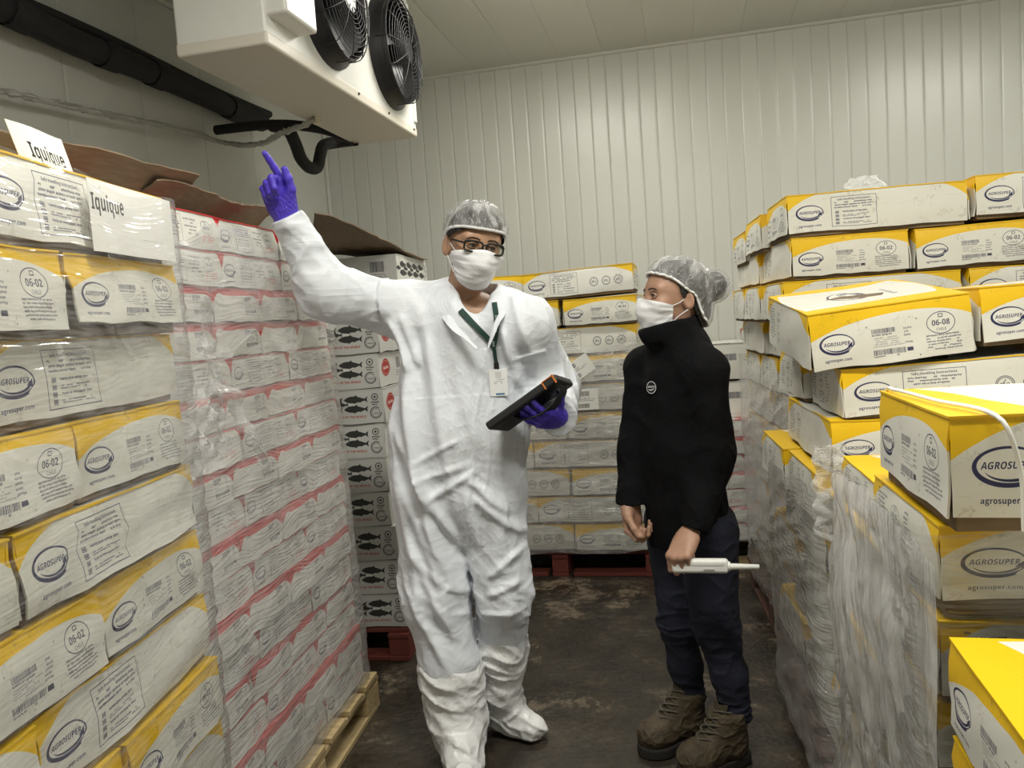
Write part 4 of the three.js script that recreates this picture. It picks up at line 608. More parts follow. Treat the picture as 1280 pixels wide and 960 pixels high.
// ---------- hands: wrist at 0, fingers along +y, palm towards +z, thumb on +x (a right hand seen from its palm) ----------
function handSDF(spec) {
  const { curl, spread = 0, thumb, mirror = 1, r = 1 } = spec, list = [];
  const base = [[0.027, 0.088], [0.0085, 0.092], [-0.0105, 0.088], [-0.028, 0.08]], len = [[0.043, 0.026, 0.021], [0.047, 0.029, 0.022], [0.043, 0.027, 0.021], [0.034, 0.02, 0.018]], rad0 = [0.0098, 0.01, 0.0095, 0.0085];
  const palm = [cap([0.004, 0.0, 0], 0.026 * r, [0, 0.03, 0], 0.03 * r, [0, 0, 1, 0.62], 0.02)];
  base.forEach(([x, y]) => palm.push(cap([x * 0.62, 0.018, 0.0], 0.0165 * r, [x, y - 0.004, 0], 0.0125 * r, null, 0.016)));
  palm.push(cap([0.02, 0.02, 0.006], 0.017 * r, [0.03, 0.05, 0.01], 0.013 * r, null, 0.015), cap([-0.02, 0.018, 0.004], 0.014 * r, [-0.025, 0.055, 0.004], 0.012 * r, null, 0.015));
  const P = union(palm, 0.015), fingers = [], tips = [];
  base.forEach(([x, y], i) => {
    let p = [x, y, 0], a = 0; const sp = (1.5 - i) * spread + (spec.lean?.[i] ?? 0), segs = [];
    for (let j = 0; j < 3; j++) { a += rad(curl[i][j]); const l = len[i][j], c = Math.cos(a) * l, s = Math.sin(a) * l, q = [p[0] + Math.sin(sp) * c, p[1] + Math.cos(sp) * c, p[2] + s]; const ra = rad0[i] * (1 - 0.1 * j) * r, rb = rad0[i] * (0.9 - 0.1 * j) * r; segs.push(cap(p, ra, q, rb, null, 0.004)); p = q; }
    fingers.push(union(segs, 0.004)); tips.push(p);
  });
  let tp = [0.027, 0.03, 0.008]; const ts = []; thumb.forEach(([dx, dy, dz, l], j) => { const n = Math.hypot(dx, dy, dz), q = [tp[0] + (dx / n) * l, tp[1] + (dy / n) * l, tp[2] + (dz / n) * l]; ts.push(cap(tp, [0.0145, 0.0115, 0.0105][j] * r, q, [0.0115, 0.0105, 0.0085][j] * r, null, 0.006)); tp = q; });
  const T = union(ts, 0.006);
  const f = (x0, y, z) => { const x = x0 * mirror; let d = P(x, y, z); for (const g of fingers) d = smin(d, g(x, y, z), 0.007); d = smin(d, T(x, y, z), 0.01); if (spec.cuff) d = smin(d, spec.cuff(x, y, z), 0.02); return d; };
  f.tips = tips; return f;
}
function frameOf(origin, fwd, palm) { const y = V(...fwd).normalize(), z = V(...palm), x = new THREE.Vector3().crossVectors(y, z).normalize(); z.crossVectors(x, y).normalize(); return new THREE.Matrix4().makeBasis(x, y, z).setPosition(...origin); }

// ---------- the man in the white coverall ----------
const crinkle = noiseTex(512, (u, v) => { const a = 1 - Math.abs(tile(u, v, 9)), b = 1 - Math.abs(tile(u, v, 23)), c = tile(u, v, 90); return 0.3 + 0.3 * a * a + 0.2 * b * b + 0.06 * c; });
const suitMat = phys({ name: 'coverall_fabric', color: lin(0.73, 0.76, 0.81), roughness: 0.5, specularIntensity: 0.7, bumpMap: crinkle, bumpScale: 0.0034 });
const coverMat = phys({ name: 'shoe_cover_film', color: lin(0.78, 0.785, 0.79), roughness: 0.36, bumpMap: crinkle, bumpScale: 0.004 });
const gloveMat = phys({ name: 'nitrile', color: lin(0.075, 0.045, 0.5), roughness: 0.42, bumpMap: noiseTex(256, (u, v) => 0.5 + 0.3 * tile(u, v, 60)), bumpScale: 0.0008 });
const cyl = (cx, cz) => (x, y, z) => [Math.atan2(x - cx, z - cz) * 0.22, y];
const ridge = (x, y, z) => { const n = 1 - Math.abs(n3(x, y, z)); return n * n * n; };
const soft = (x, y, z) => { const n = n3(x, y, z); return Math.exp(-n * n * 7); };
const apply = (g, m) => g.applyMatrix4(m);
function earLoops(parent, f, pts) { part('ear_loop', pts.map((p) => tubeGeo(p, 0.0016, 16, 5)), maskMat, parent); }
function surgicalMask(hull, pleats, topY, botY, ang, sag = 0) {
  return slabGeo(36, 30, (u, v) => { const q = (u - 0.5) * 2, a = q * rad(ang), yt = topY - 0.016 * q * q + 0.006 * Math.exp(-q * q * 14), yb = botY + 0.045 * q * q, y = yb + (yt - yb) * v, n = pleats ? 0.0022 * ((v * pleats) % 1) : 0; const low = (1 - v) * (1 - q * q); const p = touch(hull, [0, y + 0.0 * low, 0.0], [Math.sin(a), -sag * low, Math.cos(a)], 0.008 + n + 0.0015 * n2(u * 4, v * 4)); return p; }, 0.0012, (u, v) => [u * 0.6, v * 0.4]);
}
function eyes(parent, m, look, f) {
  const on = (x, y, o) => touch(f, [x, y, 0.02], [0, 0, 1], o);
  for (const s of [-1, 1]) {
    const e = part('eye', apply(new THREE.SphereGeometry(0.0125, 18, 14).translate(s * 0.031, 0.006, 0.0775), m), eyeWhite, parent);
    part('iris', apply(new THREE.SphereGeometry(0.0066, 14, 10).scale(1, 1, 0.45).translate(s * 0.031 + look[0] * 0.005, 0.006 + look[1] * 0.004, 0.0885), m), irisMat, e);
    part('eyelid', [0.0095, -0.0075].map((dy, i) => apply(tubeGeo([[s * 0.031 - 0.0155, 0.004, 0.083], [s * 0.031 - 0.007, 0.006 + dy * 0.75, 0.0905], [s * 0.031 + 0.004, 0.006 + dy * 0.8, 0.0905], [s * 0.031 + 0.0155, 0.005, 0.082]], i ? 0.0016 : 0.0026, 14, 6), m)), parent.userData.skin, parent);
    part('eyelash', apply(tubeGeo([[s * 0.031 - 0.0145, 0.006, 0.085], [s * 0.031 - 0.006, 0.012, 0.0925], [s * 0.031 + 0.004, 0.0122, 0.0925], [s * 0.031 + 0.0155, 0.0065, 0.0835]], 0.0011, 14, 5), m), hairMat, parent);
    part('eyebrow', apply(tubeGeo([on(s * 0.012, 0.0255, 0), on(s * 0.024, 0.0295, 0), on(s * 0.038, 0.0295, 0), on(s * 0.051, 0.0235, 0)], 0.0019, 16, 6), m), hairMat, parent);
  }
}
const ghost = (o) => { delete o.userData.skin; };
{
  const yaw = rad(12), F = [Math.sin(yaw), 0, Math.cos(yaw)], fl = [...F, 0.62];
  const man = thing('person', 'man in white coverall, mask and glasses pointing upwards with a purple-gloved hand', 'person', [-0.73, 0, -2.48]);
  const shR = [-0.875, 1.465, -2.5], shL = [-0.515, 1.4, -2.5], elR = [-1.085, 1.55, -2.32], wrR = [-1.148, 1.772, -2.225], elL = [-0.463, 1.185, -2.65], wrL = [-0.405, 1.112, -2.405];
  const kR = [-0.862, 0.54, -2.46], aR = [-0.8, 0.16, -2.42], kL = [-0.64, 0.53, -2.5], aL = [-0.715, 0.17, -2.6];
  const off = (g) => g.translate(0.73, 0, 2.48);
  // skin: head, neck and the body inside the clothes, one mesh
  const H = headParts({ neck: [0, -0.21, -0.05], neckR: 0.06 }), hm = new THREE.Matrix4().compose(V(-0.645, 1.653, -2.455), new THREE.Quaternion().setFromEuler(new THREE.Euler(rad(9), rad(31), rad(-11), 'YXZ')), V(0.985, 0.985, 0.985));
  const headGeo = apply(nets(H.full, [-0.1, -0.2, -0.125], [0.1, 0.135, 0.13], 0.003, (x, y) => [x * 5, y * 5]), hm);
  const core = union([cap([-0.66, 1.42, -2.5], 0.07, [-0.69, 1.36, -2.5], 0.14, fl), cap([-0.69, 1.36, -2.5], 0.14, [-0.74, 1.0, -2.5], 0.13, fl), cap([-0.74, 1.0, -2.5], 0.13, [-0.755, 0.88, -2.5], 0.14, fl), cap(shR, 0.055, elR, 0.042), cap(elR, 0.042, wrR, 0.028), cap(shL, 0.055, elL, 0.042), cap(elL, 0.042, wrL.map((q, i) => elL[i] + 0.7 * (q - elL[i])), 0.026), cap([-0.66, 1.43, -2.5], 0.06, shR, 0.06), cap([-0.66, 1.43, -2.5], 0.06, shL, 0.06), cap([-0.82, 0.86, -2.5], 0.085, kR, 0.058), cap(kR, 0.058, aR, 0.04), cap([-0.68, 0.86, -2.5], 0.085, kL, 0.058), cap(kL, 0.058, aL, 0.04)], 0.05);
  const coreGeo = nets(core, [-1.22, 0.06, -2.75], [-0.35, 1.55, -2.15], 0.014);
  const skin = skinOf(0.42, 0.245, 0.15);
  part('body', off(mergeGeometries([headGeo, coreGeo])), skin, man); man.userData.skin = skin;
  const off2 = new THREE.Matrix4().makeTranslation(0.73, 0, 2.48), hm2 = off2.clone().multiply(hm);
  eyes(man, hm2, [0.5, -0.5], H.full); ghost(man);
  // coverall
  const arc = []; for (let i = 0; i < 12; i++) { const P = (k) => { const a = rad(52 + k * 21.4) + yaw, r = 0.092, back = (1 - Math.cos(a - yaw)) / 2; return [-0.652 + Math.sin(a) * r, 1.47 + 0.045 * back, -2.495 + Math.cos(a) * r * 0.85]; }; arc.push(cap(P(i), 0.021, P(i + 1), 0.021, null, 0.014)); }
  const upper = union([
    cap([-0.695, 1.385, -2.5], 0.185, [-0.75, 1.07, -2.495], 0.205, fl), cap([-0.75, 1.07, -2.495], 0.205, [-0.765, 0.93, -2.49], 0.198, fl),
    cap([-0.655, 1.44, -2.5], 0.08, shR, 0.088), cap([-0.655, 1.42, -2.5], 0.08, shL, 0.085), cap([-0.655, 1.42, -2.59], 0.05, [-0.66, 1.44, -2.57], 0.06),
    cap(shR, 0.092, elR, 0.082), cap(elR, 0.082, wrR, 0.05), cap(shL, 0.095, elL, 0.084), cap(elL, 0.084, wrL, 0.056),
    ...arc], 0.06);
  const legR = union([cap([-0.85, 0.86, -2.5], 0.128, kR, 0.108, null, 0.05), cap(kR, 0.108, [-0.822, 0.33, -2.43], 0.094, null, 0.04), cap([-0.822, 0.33, -2.43], 0.094, [-0.8, 0.16, -2.42], 0.07, null, 0.03)], 0.04), legL = union([cap([-0.665, 0.86, -2.5], 0.115, kL, 0.088, null, 0.05), cap(kL, 0.088, [-0.678, 0.33, -2.55], 0.078, null, 0.04), cap([-0.678, 0.33, -2.55], 0.078, [-0.715, 0.18, -2.6], 0.06, null, 0.03)], 0.04);
  const base = (x, y, z) => { const t = upper(x, y, z); if (y > 1.2) return t; return smin(smin(t, legR(x, y, z), 0.07), smin(t, legL(x, y, z), 0.07), 0.008); };
  const hole = union([cap([-0.645, 1.7, -2.44], 0.08, [-0.655, 1.44, -2.485], 0.056), cap([-0.636, 1.5, -2.37], 0.066, [-0.604, 1.33, -2.33], 0.026)], 0.02);
  const seg = (p, a, b) => { const d = [b[0] - a[0], b[1] - a[1], b[2] - a[2]], l2 = d[0] ** 2 + d[1] ** 2 + d[2] ** 2, t = clamp(((p[0] - a[0]) * d[0] + (p[1] - a[1]) * d[1] + (p[2] - a[2]) * d[2]) / l2, 0, 1); return [t, Math.hypot(p[0] - a[0] - d[0] * t, p[1] - a[1] - d[1] * t, p[2] - a[2] - d[2] * t)]; };
  // folds: [from, to, height, half width] on the front of the suit
  const FO = [[[-0.88, 1.42], [-0.84, 0.82], 0.02, 0.026], [[-0.80, 1.42], [-0.72, 0.74], 0.016, 0.022], [[-0.90, 1.30], [-0.80, 0.62], 0.014, 0.02], [[-0.73, 1.15], [-0.69, 0.72], 0.014, 0.02], [[-0.93, 1.1], [-0.74, 0.72], 0.014, 0.018], [[-0.55, 1.35], [-0.6, 0.95], 0.012, 0.02], [[-0.95, 1.0], [-0.88, 0.55], 0.014, 0.02], [[-0.9, 0.75], [-0.76, 0.42], 0.015, 0.018], [[-0.93, 0.62], [-0.8, 0.36], 0.013, 0.016], [[-0.7, 0.95], [-0.58, 0.82], 0.01, 0.014], [[-0.68, 0.88], [-0.54, 0.74], 0.011, 0.014], [[-0.9, 0.9], [-0.77, 0.5], 0.016, 0.02], [[-0.84, 0.82], [-0.745, 0.55], 0.014, 0.018], [[-0.85, 1.0], [-0.7, 1.07], 0.006, 0.01], [[-0.86, 0.94], [-0.68, 0.99], 0.008, 0.012], [[-0.82, 0.88], [-0.66, 0.97], 0.008, 0.012], [[-0.66, 0.62], [-0.55, 0.7], 0.01, 0.012], [[-0.67, 0.56], [-0.56, 0.6], 0.01, 0.012], [[-0.7, 0.5], [-0.58, 0.5], 0.01, 0.012], [[-0.91, 1.44], [-0.86, 1.28], 0.014, 0.014], [[-0.87, 1.46], [-0.83, 1.3], 0.012, 0.013], [[-0.56, 1.4], [-0.53, 1.2], 0.012, 0.014]];
  const folds = FO.map(([a, b, h, w]) => [a[0], a[1], b[0] - a[0], b[1] - a[1], (b[0] - a[0]) ** 2 + (b[1] - a[1]) ** 2, h, w]);
  const suit = (x, y, z) => {
    let d = base(x, y, z); if (d > 0.09 || d < -0.1) return d;
    const arm = x < -0.93 && y > 1.35, leg = sstep(0.8, 0.6, y);
    const knee = Math.exp(-(((y - 0.56) / 0.13) ** 2)), waist = Math.exp(-(((y - 0.95) / 0.12) ** 2)), w = 0.05 * n3(x * 3, y * 2, z * 3);
    let b = arm ? 0.008 * soft(x * 5 + y * 4, y * 5 - x * 3, z * 6) + 0.003 * soft(x * 10, y * 10, z * 10 + 4) : 0.009 * soft((x + w) * 5.5 + y * 0.5, y * 0.55, z * 5.5) + 0.002 * soft((x + w) * 11 - y * 3, y * 2, z * 11 + 3) + (leg * 0.003 + knee * 0.005) * soft(x * 3 + 2, y * 8 + x * 7, z * 3) + (waist * 0.002 + knee * 0.004) * soft(x * 8 + y * 6, y * 14, z * 8);
    b += 0.0014 * ridge(x * 9 + 3, y * 6, z * 9);
    if (z > -2.5 && !arm) for (const [ax, ay, dx, dy, l2, h, w] of folds) { const t = ((x - ax) * dx + (y - ay) * dy) / l2; if (t < -0.1 || t > 1.1) continue; const px = x - ax - dx * t, py = y - ay - dy * t, q = (px * px + py * py) / (w * w); if (q < 6) b += 1.25 * h * Math.exp(-q) * sstep(-0.1, 0.15, t) * sstep(1.1, 0.8, t); }
    if (z > -2.45 && y < 1.34 && y > 0.72) { const xc = -0.6 - 0.095 * (1.34 - y) / 0.62 + 0.004 * Math.sin(y * 21); for (const s of [-0.022, 0.022]) { const q = (x - xc - s) / 0.006; b += 0.005 * Math.exp(-q * q); } }
    if (z > -2.5) { const q = (y - (1.305 + 0.2 * (x + 0.5))) / 0.006; if (x > -0.54 && x < -0.44) b += 0.006 * Math.exp(-q * q); }
    d = d - b + 0.008;
    d = smax(d, -hole(x, y, z), 0.012);
    const cutR = (x - wrR[0]) * -0.26 + (y - wrR[1]) * 0.9 + (z - wrR[2]) * 0.36, cutL = (x - wrL[0]) * 0.2 + (y - wrL[1]) * -0.28 + (z - wrL[2]) * 0.94;
    if (y > 1.5 && x < -1) d = Math.max(d, cutR); if (y < 1.3 && y > 0.98 && x > -0.56 && z > -2.48) d = Math.max(d, cutL);
    return d;
  };
  const sg = nets(suit, [-1.28, 0.1, -2.82], [-0.3, 1.86, -2.12], 0.0065, cyl(-0.73, -2.5), 2.2);
  part('coverall', off(sg), suitMat, man);
  const cpath = new THREE.CatmullRomCurve3([[-0.592, 1.335, -2.345], [-0.576, 1.39, -2.372], [-0.562, 1.45, -2.43], [-0.574, 1.487, -2.515], [-0.652, 1.51, -2.582], [-0.733, 1.508, -2.53], [-0.745, 1.475, -2.44], [-0.705, 1.415, -2.372], [-0.628, 1.335, -2.345]].map((p) => V(...p)));
  part('collar', off(slabGeo(60, 6, (u, v) => { const p = cpath.getPointAt(u), dx = p.x + 0.652, dz = (p.z + 2.5) + 0.02, l = Math.hypot(dx, dz), ends = Math.min(1, 6 * Math.min(u, 1 - u)), w = (v - 0.35) * (0.016 + 0.02 * ends); return [p.x + (dx / l) * w * 0.8, p.y + 0.012 - Math.max(0, w) * 0.75 + 0.003 * n2(u * 9, v * 2), p.z + (dz / l) * w * 0.8 + 0.002]; }, 0.003, (u, v) => [u * 0.5, v * 0.05])), suitMat, man);
  part('shirt', off(nets(union([cap([-0.655, 1.43, -2.49], 0.066, [-0.655, 1.40, -2.49], 0.085, fl), cap([-0.66, 1.36, -2.49], 0.1, [-0.67, 1.2, -2.49], 0.12, fl)], 0.05), [-0.85, 1.2, -2.65], [-0.48, 1.53, -2.33], 0.008)), std({ name: 'grey_shirt', color: lin(0.2, 0.21, 0.24), roughness: 0.85 }), man);
  // shoe covers
  const cover = (list, lo, hi) => { const b = union(list, 0.035), f = (x, y, z) => smax(b(x, y, z) - 0.008 * soft(x * 5, y * 11 + x * 6, z * 5) - 0.005 * soft(x * 9, y * 12, z * 9) - 0.0015 * ridge(x * 20, y * 16, z * 20) - 0.012 * Math.exp(-(((y - 0.15) / 0.035) ** 2)) * 0.6 + 0.005, 0.006 - y, 0.008); return off(nets(f, lo, hi, 0.006, cyl(-0.73, -2.5))); };
  part('shoe_cover', cover([cap([-0.818, 0.285, -2.43], 0.107, [-0.803, 0.12, -2.42], 0.086), cap([-0.815, 0.055, -2.47], 0.058, [-0.735, 0.05, -2.25], 0.052, [0, 1, 0, 0.8]), cap([-0.8, 0.12, -2.42], 0.07, [-0.765, 0.075, -2.33], 0.055)], [-0.97, -0.01, -2.6], [-0.62, 0.42, -2.12]), coverMat, man);
  part('shoe_cover', cover([cap([-0.678, 0.335, -2.552], 0.093, [-0.716, 0.13, -2.595], 0.072), cap([-0.735, 0.05, -2.63], 0.052, [-0.59, 0.045, -2.57], 0.048, [0, 1, 0, 0.8]), cap([-0.71, 0.13, -2.6], 0.058, [-0.65, 0.07, -2.59], 0.05)], [-0.84, -0.01, -2.74], [-0.48, 0.46, -2.44]), coverMat, man);
  // gloves
  const gR = handSDF({ curl: [[6, 8, 6], [72, 88, 50], [78, 92, 50], [82, 92, 50]], lean: [-0.2, 0, 0, 0], thumb: [[0.5, 0.85, 0.25, 0.036], [0.1, 1, 0.12, 0.032], [0.0, 1, 0.02, 0.026]], r: 1.2, cuff: cap([0, -0.05, 0], 0.038, [0, 0.0, 0], 0.031, [0, 0, 1, 0.85]) });
  const mR = off2.clone().multiply(frameOf([-1.15, 1.782, -2.22], [-0.12, 0.9, 0.32], [0.3, -0.25, 1]));
  const wrinkled = (f, a) => (x, y, z) => { const d = f(x, y, z); return d > 0.03 ? d : d - a * ridge(x * 60, y * 40, z * 60) * sstep(0.09, 0.02, y); };
  part('glove', apply(nets(wrinkled(gR, 0.002), [-0.07, -0.07, -0.06], [0.09, 0.24, 0.1], 0.0026, (x, y) => [x * 4, y * 4]), mR), gloveMat, man);
  const gL = handSDF({ curl: [[14, 22, 14], [16, 24, 14], [18, 24, 14], [22, 26, 16]], spread: 0.1, mirror: -1, thumb: [[0.8, 0.5, 0.3, 0.036], [0.75, 0.7, 0.25, 0.03], [0.6, 0.8, 0.2, 0.026]], r: 1.08, cuff: cap([0, -0.015, 0], 0.03, [0, 0.0, 0], 0.03, [0, 0, 1, 0.85]) });
  const tn = [-0.519, 0.829, -0.208], mL = off2.clone().multiply(frameOf([-0.408, 1.112, -2.425], [-0.38, 0.12, 0.9], tn));
  part('glove', apply(nets(wrinkled(gL, 0.002), [-0.09, -0.08, -0.06], [0.09, 0.22, 0.1], 0.0026, (x, y) => [x * 4, y * 4]), mL), gloveMat, man);
  // mask, glasses, net, hair
  part('face_mask', apply(surgicalMask(H.hull, 3, -0.007, -0.128, 60), hm2), maskMat, man);
  earLoops(man, null, [-1, 1].flatMap((s) => [[[s * 0.068, -0.02, 0.048], [s * 0.077, -0.004, 0.02], [s * 0.082, 0.012, -0.008]], [[s * 0.066, -0.082, 0.045], [s * 0.074, -0.055, 0.02], [s * 0.081, -0.032, -0.014]]]).map((p) => p.map((q) => V(...q).applyMatrix4(hm2))));
  const edge = (a) => 0.1 - 0.2 * Math.exp(-((a > Math.PI ? a - 2 * Math.PI : a) ** 2) * 1.1), hair = domeGeo(H.skull, 0.009, (a) => -0.2 + 0.12 * Math.exp(-((a > Math.PI ? a - 2 * Math.PI : a) ** 2) * 0.9), 48, 18, null);
  part('hair', apply(hair, hm2), hairMat, man);
  const nf = (az, v) => 0.003 + 0.007 * ridge(Math.sin(az) * 2.2, Math.cos(az) * 2.2, v * 2.2) + 0.005 * ridge(Math.sin(az) * 5, Math.cos(az) * 5, v * 5) + 0.006 * Math.sin(Math.PI * clamp(v, 0, 1));
  const net = part('hair_net', apply(domeGeo(H.skull, 0.011, edge, 90, 30, nf), hm2), netMat, man);
  part('elastic_edge', apply(ring(H.skull, 0.012, edge, 0.0048, 60, (a) => 0.003 * Math.sin(a * 37) + 0.002 * Math.sin(a * 23)), hm2), netEdge, net);
  const gl = std({ name: 'glasses_frame', color: lin(0.01, 0.009, 0.009), roughness: 0.3 }), rim = (s) => { const pts = []; for (let i = 0; i < 24; i++) { const a = (i / 24) * Math.PI * 2, c = Math.cos(a), n = Math.sin(a), p = 0.45; pts.push([s * 0.034 + 0.028 * Math.sign(c) * Math.abs(c) ** p, 0.004 + 0.0155 * Math.sign(n) * Math.abs(n) ** p, 0.116 - 0.1 * (Math.abs(s * 0.034 + 0.0265 * c) - 0.01) ** 2 * 30]); } return pts; };
  const G = part('glasses', apply(mergeGeometries([tubeGeo(rim(-1), 0.0034, 48, 6, true), tubeGeo(rim(1), 0.0034, 48, 6, true), tubeGeo([[-0.008, 0.01, 0.116], [0, 0.013, 0.119], [0.008, 0.01, 0.116]], 0.0024, 8, 6), ...[-1, 1].map((s) => tubeGeo([[s * 0.06, 0.01, 0.107], [s * 0.074, 0.012, 0.08], [s * 0.08, 0.013, 0.02], [s * 0.083, 0.008, -0.018]], 0.003, 20, 6))]), hm2), gl, man);
  const lensMat = phys({ name: 'lens_glass', color: lin(0.72, 0.74, 0.7), transmission: 1, thickness: 0, roughness: 0.02 });
  for (const s of [-1, 1]) { const sh = new THREE.Shape(rim(s).map((p) => new THREE.Vector2(p[0], p[1]))); part('lens', apply(new THREE.ShapeGeometry(sh).translate(0, 0, 0.111), hm2), lensMat, G); }
  // lanyard and badge
  const front = (x, y, o) => { const p = touch(suit, [x, y, -2.5], F, o, 0.32); return V(p[0] + 0.73, p[1], p[2] + 2.48); };
  const ribbon = (pts, w, o) => { const cv = new THREE.CatmullRomCurve3(pts.map(([x, y]) => V(x, y, 0))); return slabGeo(4, 40, (u, v) => { const p = cv.getPointAt(v), t = cv.getTangentAt(v), q = front(p.x - t.y * (u - 0.5) * w, p.y + t.x * (u - 0.5) * w, o); return q.toArray(); }, 0.0015, (u, v) => [u, v * 6]); };
  const green = std({ name: 'green_webbing', color: lin(0.012, 0.045, 0.035), roughness: 0.75 }), mark = std({ name: 'webbing_print', color: lin(0.6, 0.65, 0.62), roughness: 0.7 });
  const ly = part('lanyard', [ribbon([[-0.708, 1.462], [-0.672, 1.42], [-0.63, 1.372], [-0.612, 1.345]], 0.017, 0.006), ribbon([[-0.6, 1.478], [-0.596, 1.42], [-0.604, 1.375], [-0.612, 1.345]], 0.017, 0.008), ribbon([[-0.612, 1.352], [-0.609, 1.31], [-0.607, 1.29]], 0.012, 0.01)], green, man);
  const mk = []; for (const [x, y] of [[-0.597, 1.43], [-0.6, 1.395], [-0.611, 1.352]]) { const p = front(x, y, 0.012); for (const k of [-0.006, 0, 0.006]) mk.push(boxAt(0.007, 0.0022, 0.001, p.x, p.y + k, p.z, 0.0005)); } part('lanyard_print', mk, mark, ly);
  const cp = front(-0.607, 1.283, 0.014); part('clip', boxAt(0.016, 0.026, 0.008, cp.x, cp.y, cp.z, 0.003), std({ name: 'clip_plastic', color: lin(0.012, 0.012, 0.012), roughness: 0.4 }), ly);
  { const [cv, c] = canvasOf(128, 192); c.fillStyle = '#f2f2f2'; c.fillRect(0, 0, 128, 192); c.fillStyle = '#5b86a8'; c.fillRect(40, 170, 62, 14); para(c, 30, 70, 70, 40, 3, '#999', 0.2); c.fillStyle = '#d8d8d6'; c.fillRect(44, 20, 42, 46);
    const b = front(-0.604, 1.232, 0.016), g = boxAt(0.056, 0.084, 0.003, 0, 0, 0, 0.001), p = g.attributes.position, uv = g.attributes.uv; for (let i = 0; i < p.count; i++) uv.setXY(i, p.getX(i) / 0.056 + 0.5, p.getY(i) / 0.084 + 0.5); const bm = part('badge', g, phys({ name: 'badge_card', map: texOf(cv), roughness: 0.3, clearcoat: 0.6 }), man); bm.position.copy(b); bm.rotation.set(0.06, yaw, -0.02); }
  // tablet computer held in the left hand
  const A = V(-0.595, 1.116, -2.26), e1 = V(0.848, 0.531, 0), a2 = V(0.11, -0.176, -0.978).normalize(), n = new THREE.Vector3().crossVectors(e1, a2).normalize();
  const tb = thing('tablet', 'black rugged tablet with an orange-trimmed corner held in the man\'s left hand', 'tablet'); tb.matrixAutoUpdate = true;
  const bm = new THREE.Matrix4().makeBasis(e1, n, a2.clone()); const zf = new THREE.Vector3().crossVectors(e1, n); const mtx = new THREE.Matrix4().makeBasis(e1, n, zf).setPosition(A.clone().addScaledVector(e1, 0.128).addScaledVector(a2, 0.085)); mtx.decompose(tb.position, tb.quaternion, tb.scale);
  const blk = std({ name: 'tablet_shell', color: lin(0.012, 0.012, 0.013), roughness: 0.5 }), org = std({ name: 'orange_trim', color: lin(0.55, 0.16, 0.03), roughness: 0.5 }), s = zf.dot(a2) > 0 ? 1 : -1;
  part('shell', new RoundedBoxGeometry(0.256, 0.026, 0.17, 2, 0.008), blk, tb); part('screen', boxAt(0.22, 0.001, 0.135, 0, 0.0132, 0, 0.0004), std({ name: 'dark_glass', color: lin(0.02, 0.02, 0.024), roughness: 0.08 }), tb);
  part('trim', [boxAt(0.005, 0.028, 0.006, 0.118, 0, -s * 0.085, 0.001), boxAt(0.004, 0.024, 0.006, 0.082, 0, -s * 0.085, 0.001), boxAt(0.034, 0.003, 0.004, 0.1, 0.011, -s * 0.086, 0.001)], org, tb);
  part('hand_strap', slabGeo(20, 6, (u, v) => [-0.05 + u * 0.165, -0.012 - 0.038 * Math.pow(Math.sin(Math.PI * u), 0.5), s * (-0.045 + v * 0.07)], 0.003), std({ name: 'strap_webbing', color: lin(0.014, 0.014, 0.016), roughness: 0.8, side: THREE.DoubleSide }), tb);
}
